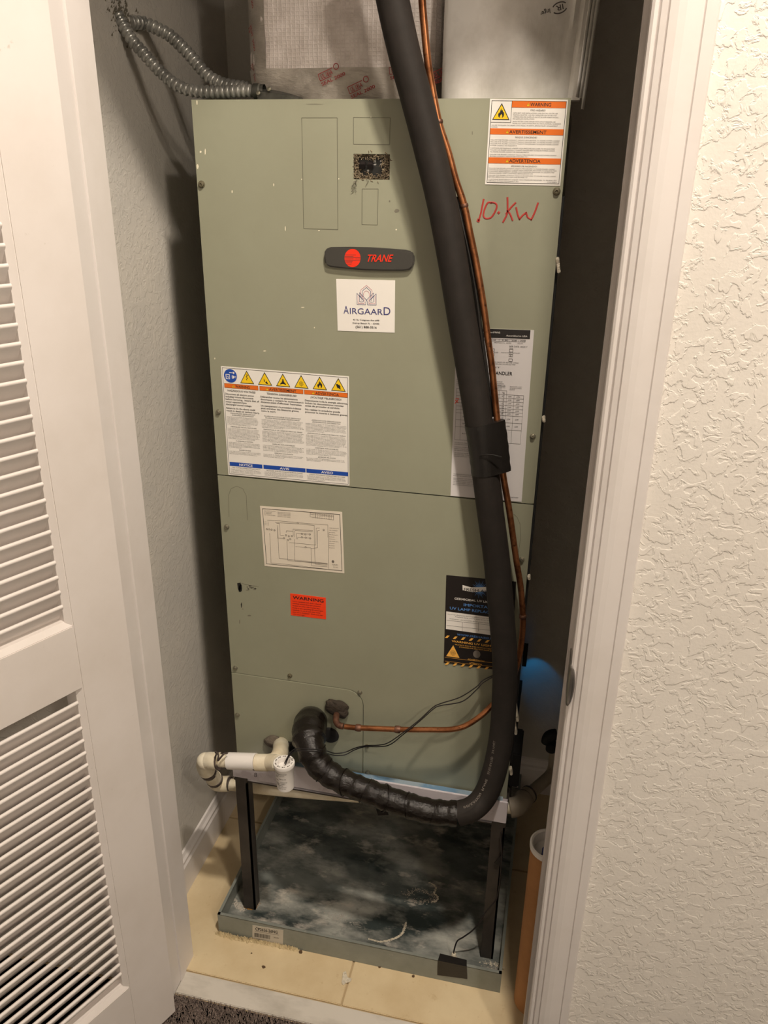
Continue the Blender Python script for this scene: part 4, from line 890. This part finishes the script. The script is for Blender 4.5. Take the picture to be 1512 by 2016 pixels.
tb('cement_ring', [(1031, 1573, .065), (1033, 1571, .069)], .0205, GLUE)
tb('pipe', [(1032, 1572, .067), (1041, 1564, .085)], .0182, PVCD)
tb('cement_ring', [(1041, 1564, .085), (1043, 1562.5, .088)], .0195, GLUE)
tb('pipe', [(1042, 1563, .086), (1062, 1546, .13), (1082, 1528, .17), (1090, 1512, .19), (1092, 1490, .20), (1092, 1470, .20)], r0*1.05, PVCD)
lump('putty_seal', at(540, 1461, -.006), .021, mat('grey_putty', (104, 94, 82), .85, bump=('noise', 60, .9, .01)), cdn, 14, (1.1, .45, .75)); lump('putty_seal', at(566, 1470, -.006), .016, DARK, cdn, 15, (1.1, .45, .8))
rbv = thing('rubber_coupling', 'black rubber coupling hood on the riser in the dark right corner', 'pipe fitting', tuple(at(1088, 1500, .20)))
MB().tube(spline(px([(1096, 1446, .2), (1087, 1447, .2), (1079, 1452, .2), (1076, 1464, .2)]), 5), [.012]*1+[.013]*14+[.004], 12).build('hood', RUBBER, rbv)
MB().lathe([(.0, .0), (.009, .0), (.0125, .002), (.0125, .02), (.009, .03)], at(1085, 1477, .18), (0, 1, .1), 18).build('cuff', RUBBER, rbv)

# =============================================================== FLOAT SWITCH on the tee and its wires
fs = thing('float_switch', 'white cylindrical float switch with black printing, standing at the end of the tee', 'switch', tuple(at(565, 1555, -.155)))
top = at(559, 1500, -.155); bot = at(565, 1551, -.155); bot.x = top.x+.0015; bot.y = top.y; ax = (top-bot); Lb = ax.length
MB().lathe([(.0, 0), (.014, 0), (.0168, .003), (.0172, .008), (.0185, Lb-.009), (.0188, Lb-.0085)], bot, ax, 32).build('body', PVCW, fs)
MB().lathe([(.0185, Lb-.009), (.0206, Lb-.0075), (.0212, Lb-.003), (.0205, Lb), (.0125, Lb), (.0120, Lb-.001), (.0120, Lb-.010), (0, Lb-.010)], bot, ax, 32).build('cap', PVCW, fs)
ux = Vector((1, 0, 0)); uyv = Vector((0, -1, 0))
def cyl(s, t, h=0):
    th = (s-.5)*1.9 - .1; z = Lb*(1-t); r = .0174+(.0186-.0174)*(1-t)+.0003
    return bot + ax.normalized()*z + ux*math.sin(th)*r + uyv*math.cos(th)*r
pr = Print(cyl, 0)
for i, (a0, a1, t_, bb) in enumerate([(.1, .85, 'E-Z TRAP SWITCH', 1), (.2, .7, 'FLOAT SWITCH', 0), (.15, .3, '##', 1), (.4, .8, 'MAX 24 VAC', 0), (.15, .35, '5A', 1), (.45, .85, 'US PATENT NO', 0), (.12, .75, 'CLASS 2 ONLY', 1), (.12, .6, 'WARNING', 1), (.3, .8, 'TEST AFTER INSTALL', 0), (.3, .75, 'MADE IN USA', 0)]):
    b0 = .24+i*.062; pr.text(t_, a0, b0, a1, b0+.035, INK if bb else INKG2, bold=.006 if bb else 0)
pr.build('lettering', fs)
tc_ = top
pr = Print(lambda s, t, h=0: tc_+ax.normalized()*.0004+Vector((s*math.sin(t), -s*math.cos(t), 0)), 0)
for k in range(10):
    t0 = k*.628+.1; pr.poly([(.0150, t0), (.0178, t0), (.0178, t0+.16), (.0150, t0+.16)], INKG); pr.poly([(.0155, t0+.22), (.0172, t0+.22), (.0172, t0+.36), (.0155, t0+.36)], INKG2)
pr.build('cap_print', fs)
wr = thing('control_wires', 'pair of thin black wires from the float switch across the lower panel', 'wire', tuple(at(794, 1442, -.045)))
WA = [(1000, 1318, -.006), (985, 1324, -.008), (970, 1330, -.016), (950, 1340, -.022), (937, 1353, -.028), (905, 1373, -.034), (868, 1385, -.038), (852, 1393, -.042), (826, 1417, -.050), (794, 1442, -.062), (765, 1462, -.050), (746, 1467, -.040), (720, 1468, -.034), (699, 1473, -.036), (679, 1481, -.042), (659, 1483, -.056), (642, 1478, -.082), (628, 1476, -.130), (613, 1475, -.147), (595, 1474, -.149), (580, 1475, -.149), (572, 1482, -.150), (566, 1491, -.153), (560, 1503, -.155)]
WB = [(1000, 1320, -.006), (985, 1327, -.008), (970, 1333, -.018), (950, 1345, -.024), (938, 1358, -.030), (910, 1381, -.038), (868, 1389, -.042), (853, 1396, -.045), (826, 1420, -.052), (794, 1446, -.058), (768, 1466, -.048), (746, 1470, -.038), (720, 1470, -.030), (699, 1476, -.034), (679, 1486, -.044), (659, 1487, -.058), (642, 1483, -.082), (628, 1480, -.130), (613, 1479, -.148), (595, 1478, -.150), (580, 1479, -.150), (572, 1486, -.152), (567, 1493, -.153), (562, 1505, -.155)]
for q_ in (WA, WB): MB().tube(spline(px(q_), 6), .0011, 8).build('wire', WIREM, wr)
# wet switch inside the pan
ws = thing('pan_switch', 'small white wet switch with black lead at the front of the drain pan', 'switch', tuple(at(893, 1880, .02, 2)))
c = at(893, 1886, .012, 2); MB().lathe([(.0, 0), (.0075, 0), (.0075, .004), (.0052, .006), (.0048, .016), (.0035, .018), (0, .018)], (c.x, c.y, FLZ), (0, .0, 1), 16).build('body', PVC, ws)
lead = [Vector((c.x, c.y, FLZ+.017)), Vector((c.x, c.y, FLZ+.027))] + [at(u, v, Y) for u, v, Y in [(900, 1853, -.094), (912, 1845, -.092), (930, 1832, -.092), (945, 1815, -.092), (955, 1798, -.092), (968, 1782, -.092), (978, 1768, -.0905), (983, 1745, -.0895), (986, 1715, -.0885), (988, 1680, -.0885), (986, 1640, -.086)]]
MB().tube(spline(lead, 6), .0016, 8).build('lead', WIREM, ws)
o = MB(); q3 = [at(u, v, -.0835) for u, v in [(989, 1681), (973, 1699), (988, 1706)]]; o.prism([(p_.x, p_.z) for p_ in q3], -.0845, -.0825, 1); o.build('lead_tape', TAPEM, ws)

# =============================================================== FLEX CONDUITS
def conduit(label, pts, r, seed):
    c = thing('flexible_conduit', label, 'conduit', tuple(at(*pts[0])), 'flexible metal conduits from the left wall')
    P = resample(spline(px(pts), 10), .0013); rs = [r*(1.08 if (i % 7) in (1, 2, 3) else (1.0 if (i % 7) in (0, 4) else .86)) for i in range(len(P))]
    MB().tube(P, rs, 16).build('armour', STEEL, c); return c
P0 = at(229, 26, XL, 0); CA = [(243, 50, .040), (261, 80, .040), (283, 105, .042), (305.6, 131, .044), (333, 157, .046), (357, 172, .047), (385, 179.5, .048), (422, 181, .049), (478, 179, .05), (500, 179, .05)]
def conduit2(label, first, pts, r):
    c = thing('flexible_conduit', label, 'conduit', tuple(first), 'flexible metal conduits from the left wall')
    P = resample(spline([first]+px(pts), 10), .0013); rs = [r*(1.08 if (i % 7) in (1, 2, 3) else (1.0 if (i % 7) in (0, 4) else .78)) for i in range(len(P))]
    MB().tube(P, rs, 16).build('armour', STEEL, c); return c
ca = conduit2('lower front metal conduit sagging onto the cabinet top', Vector((XL, .038, 1.812)), CA, .0094)
cb = conduit2('upper rear metal conduit arching down behind the front one', Vector((XL, .078, 1.806)), [(283, 46, .105), (311, 57, .11), (333, 69, .115), (354, 88, .118), (376, 111, .12), (394, 133, .12), (413, 152, .12), (441, 166, .12), (475, 172, .12), (500, 174, .12)], .0102)
# connector and 90-degree box fitting
j = thing('conduit_connector', 'grey die-cast conduit connector on the cabinet top beside the foil duct', 'connector', tuple(at(520, 185, .05)))
c = at(505, 180, .05); MB().lathe([(.006, -.004), (.0118, -.004), (.0122, .006), (.0105, .008), (.0105, .014)], c, (1, 0, .0), 20).build('collar', STEELD, j)
mb = MB(); a = at(512, 180, .05); n = 10; vs = []
for i in range(n+1):
    t_ = i/n; x = a.x+t_*.070; h = .0145*math.cos(t_*1.35); wdt = .013
    vs += [(x, .05-wdt, ZT), (x, .05-wdt, ZT+h*.8+.002), (x, .05-wdt*.5, ZT+h+.004), (x, .05+wdt*.5, ZT+h+.004), (x, .05+wdt, ZT)]
mb.add(vs, [(i*5+k, i*5+k+1, (i+1)*5+k+1, (i+1)*5+k) for i in range(n) for k in range(4)] + [(0, 1, 2, 3, 4), tuple(n*5+k for k in (4, 3, 2, 1, 0))], 0, True); mb.build('elbow_body', STEELD, j)
for (u, v) in ((509, 184), (530, 176)):
    MB().lathe([(.0035, 0), (.0035, .002), (0, .003)], at(u, v, .034), (0, -1, .4), 10).build('screw', ZINC, j)
for i in range(26):
    pass
wh = MB(); rk = random.Random(4)
for i in range(300):
    a_ = rk.uniform(0, 6.28); r = abs(rk.gauss(.012, .012)); y = .05+r*1.2*math.cos(a_); z = 1.808+r*math.sin(a_); s = rk.uniform(.001, .004)
    wh.add([(XL+.0004, y-s, z-s*rk.uniform(.3, 1)), (XL+.0004, y+s, z-s*rk.uniform(.2, .8)), (XL+.0006+s*.4, y, z+s)], [(0, 1, 2)])
tag(wh.build('wall_soot', mat('grey_soot', (120, 114, 100), .95)), 'dark crumbly soot and patching around the conduit entry on the left wall', 'soot', kind='stuff')

# =============================================================== FOIL DUCT
du = thing('foil_duct', 'silver foil-faced duct board plenum with red printed tape, on top of the air handler', 'duct', (.23, .2, ZT))
X0, X1, Y0, Y1 = .060, .391, .075, .42; Rr = .055
def rrect(x0, x1, y0, y1, r, n=8):
    out = []
    for cx, cy, a0 in ((x0+r, y0+r, 180), (x1-r, y0+r, 270), (x1-r, y1-r, 0), (x0+r, y1-r, 90)):
        out += [(cx+r*math.cos(math.radians(a0+90*k/n)), cy+r*math.sin(math.radians(a0+90*k/n))) for k in range(n+1)]
    return out
def skin(zs, grow, m, name, wav=.0):
    mb = MB(); rings = []
    for j, z in enumerate(zs):
        o_ = rrect(X0-grow, X1+grow, Y0-grow, Y1+grow, Rr); dense = []
        for a, b in zip(o_, o_[1:]+o_[:1]):
            nn = max(1, int(math.hypot(b[0]-a[0], b[1]-a[1])/.012)); dense += [(a[0]+(b[0]-a[0])*k/nn, a[1]+(b[1]-a[1])*k/nn) for k in range(nn)]
        rings.append([(x+wav*math.sin(x*60+z*40), y+wav*math.sin(x*47+z*90+1)+wav*.6*math.sin(x*120-z*70), z) for x, y in dense])
    n = len(rings[0]); mb.add([p_ for r in rings for p_ in r], [(i*n+k, i*n+(k+1) % n, (i+1)*n+(k+1) % n, (i+1)*n+k) for i in range(len(rings)-1) for k in range(n)], 0, True)
    return mb.build(name, m, du, recalc=True)
skin([ZT+.001+.012*i for i in range(26)], 0, FOIL, 'foil_body', .0016)
skin([ZT+.003+.006*i for i in range(9)], .002, FOILT, 'tape_band', .0018)['label'] = 'smooth foil tape band round the base'
v0 = at(476, 0, Y0); mb = MB()
zs_ = [ZT+.05+.012*i for i in range(22)]; vs = []
for z in zs_:
    for k in range(5):
        th = math.radians(180+ 90*(.05+k*.20)); vs.append((X0+Rr+(Rr+.0022)*math.cos(th), Y0+Rr+(Rr+.0022)*math.sin(th), z))
mb.add(vs, [(i*5+k, i*5+k+1, (i+1)*5+k+1, (i+1)*5+k) for i in range(len(zs_)-1) for k in range(4)], 0, True); mb.build('corner_tape', FOILT, du)
# red stamps on the tape
def stamp(u, v, ang_, s=.85, Yp=Y0-.0055):
    c = at(u, v, Yp); ca_, sa = math.cos(ang_), math.sin(ang_)
    pr = Print(lambda a, b, h=0: c + Vector(((a*ca_-b*sa)*s, -.0004, (a*sa+b*ca_)*s)), 0)
    pr.frame(0, .004, .022, .016, REDINK, .0012, -.0012) if False else None
    pr.text('SEAL 2000', 0, .0, .05, -.006, REDINK, bold=.0004); pr.text('UL 181A', .004, .013, .028, .005, REDINK, bold=.0003)
    pr.line([(0, .003), (.0, .015), (.03, .015)], .0012, REDINK); pr.line([(.0, .003), (.024, .003)], .0012, REDINK)
    pr.line([(.038+.005*math.cos(k*.524), .014+.005*math.sin(k*.524)) for k in range(13)], .0014, REDINK)
    pr.build('red_stamp', du)
stamp(632, 163, .38); stamp(690, 188, .38); stamp(768, 150, .15, .8); stamp(855, 160, .4, .8)
def stampL(z, s=.8):
    th = math.radians(222); n_ = Vector((math.cos(th), math.sin(th), 0)); c = Vector((X0+Rr, Y0+Rr, z)) + n_*(Rr+.0036); tx_ = Vector((-math.sin(th), math.cos(th), 0))
    pr = Print(lambda a, b, h=0: c + (tx_*(a*.35-b*.95) + Vector((0, 0, -1))*(a*.95+b*.35))*s, 0); pr.text('SEAL 2000', 0, .004, .05, -.004, REDINK, bold=.0005); pr.text('UL', .0, .014, .012, .007, REDINK, bold=.0004); pr.build('red_stamp', du)
stampL(1.86); stampL(1.80); stampL(1.745, .6)

# =============================================================== PLASTIC BAG
bg = thing('plastic_bag', 'cloudy white plastic literature bag standing on the right front of the air handler', 'bag', (.49, .04, ZT))
bx_l, bx_r = .398, .607; nz, nx = 20, 34; vs = []
def bagp(i, j, back=0):
    t_ = j/nz; s = i/nx; z = ZT+.001+.30*t_; l = bx_l - .000*t_; r = bx_r+.002+.012*min(1, t_*1.5); x = l+(r-l)*s
    fold = .004*math.sin((s-.86)*95)*(1 if s > .84 else 0)*min(1, .4+t_)
    bulge = (math.sin(math.pi*min(s/.92, 1))**.8)*(.034 + .012*math.sin(t_*3))
    y = .050 - bulge - fold - .003*math.sin(s*13+t_*5)
    y = max(y, .006) if t_ < .05 else y
    if back: y = .085 - .0*bulge
    return (x, y, z)
front = [bagp(i, j) for j in range(nz+1) for i in range(nx+1)]; backv = [bagp(i, j, 1) for j in range(nz+1) for i in range(nx+1)]
nn = nx+1; mb = MB(); mb.add(front, [(j*nn+i, j*nn+i+1, (j+1)*nn+i+1, (j+1)*nn+i) for j in range(nz) for i in range(nx)], 0, True)
mb.add(backv, [(j*nn+i, (j+1)*nn+i, (j+1)*nn+i+1, j*nn+i+1) for j in range(nz) for i in range(nx)], 0, True)
K = len(front)
mb.add(front+backv, [(j*nn, (j+1)*nn, K+(j+1)*nn, K+j*nn) for j in range(nz)] + [(j*nn+nx, K+j*nn+nx, K+(j+1)*nn+nx, (j+1)*nn+nx) for j in range(nz)] + [(i, K+i, K+i+1, i+1) for i in range(nx)] + [(nz*nn+i, nz*nn+i+1, K+nz*nn+i+1, K+nz*nn+i) for i in range(nx)], 0, True)
bag = mb.build('film', BAG, bg, smooth_angle=60)
for k, x in enumerate((.604, .609, .613)):       # folded side gussets
    mb = MB(); vs = []
    for j in range(13):
        t_ = j/12; z = (ZT-.012 if k == 2 else ZT+.002)+.30*t_; vs += [(x+.010*min(1, t_*1.5), .010+.012*k, z), (x+.004+.011*min(1, t_*1.5), .026+.010*k, z)]
    mb.add(vs, [(2*j, 2*j+1, 2*j+3, 2*j+2) for j in range(12)], 0, True); o = mb.build('gusset', BAG, bg); s_ = o.modifiers.new('thick', 'SOLIDIFY'); s_.thickness = .0008
c = at(1102, 16, .02)
pr = Print(lambda a, b, h=0: c + Vector((-(a*.985+b*.17), -.004, (a*.17*-1+b*.985)*-1*-1*-1)) if False else c + Vector((-(a*math.cos(.28)-b*math.sin(.28)), -h, -(b*math.cos(.28)+a*math.sin(.28)))), .003)
pr.text('IR', -.0052, .0036, .0052, -.0036, INKG2, bold=.0008)
ovl = [(.0105*math.cos(t_), .0068*math.sin(t_)) for t_ in [k*.2618 for k in range(25)]]
for seg in (ovl[2:11], ovl[14:23]): pr.line(seg, .0016, INKG2)
pr.text('Ingersoll Rand', .0135, .0030, .056, -.0030, INKG2, bold=.0002)
pr.build('lettering', bg)

# =============================================================== CARDBOARD TUBE
tbx, tby, tr_ = .690, -.148, .0375; tzt = .425
ct = thing('cardboard_tube', 'brown cardboard tube with a white rimmed end behind the right door jamb', 'tube', (tbx, tby, 0))
MB().lathe([(tr_, .0005), (tr_, tzt-.004)], (tbx, tby, 0), (0, 0, 1), 40).build('tube', CARD, ct)
MB().lathe([(tr_-.001, tzt-.012), (tr_+.0018, tzt-.010), (tr_+.002, tzt), (tr_-.001, tzt+.001), (tr_-.004, tzt-.001), (tr_-.0055, tzt-.022), (0, tzt-.024)], (tbx, tby, 0), (0, 0, 1), 40).build('end_cap', PVCW, ct)
MB().lathe([(.010, 0), (.010, .014), (.0075, .014), (.0075, .001)], (tbx-.006, tby-.006, tzt-.024), (0, 0, 1), 24).build('cap_grip', BLUEG, ct)
mb = MB()
mb.lathe([(tr_-.001, .0005), (0, .0006)], (tbx, tby, 0), (0, 0, 1), 40); mb.build('tube_base', CARD, ct)

# round ceiling fixtures of the hall (light sources above; the last pair is added for fill)
for i, (x, y) in enumerate(LIGHTS):
    cl = thing('ceiling_and_fill_ring', ['round white ceiling light nearest the closet door', 'round white ceiling light farther right of the closet', 'round white ring of an added fill light at the far back left of the hall', 'round white ring of an added fill light at the far right of the hall'][i], 'ceiling light', (x, y, H-.001), 'hall ceiling lights')
    MB().lathe([(.055, -.001), (.085, -.001), (.088, -.006), (.070, -.010), (.056, -.004), (.055, -.001)], (x, y, H), (0, 0, 1), 32).build('trim_ring', PVCW, cl)
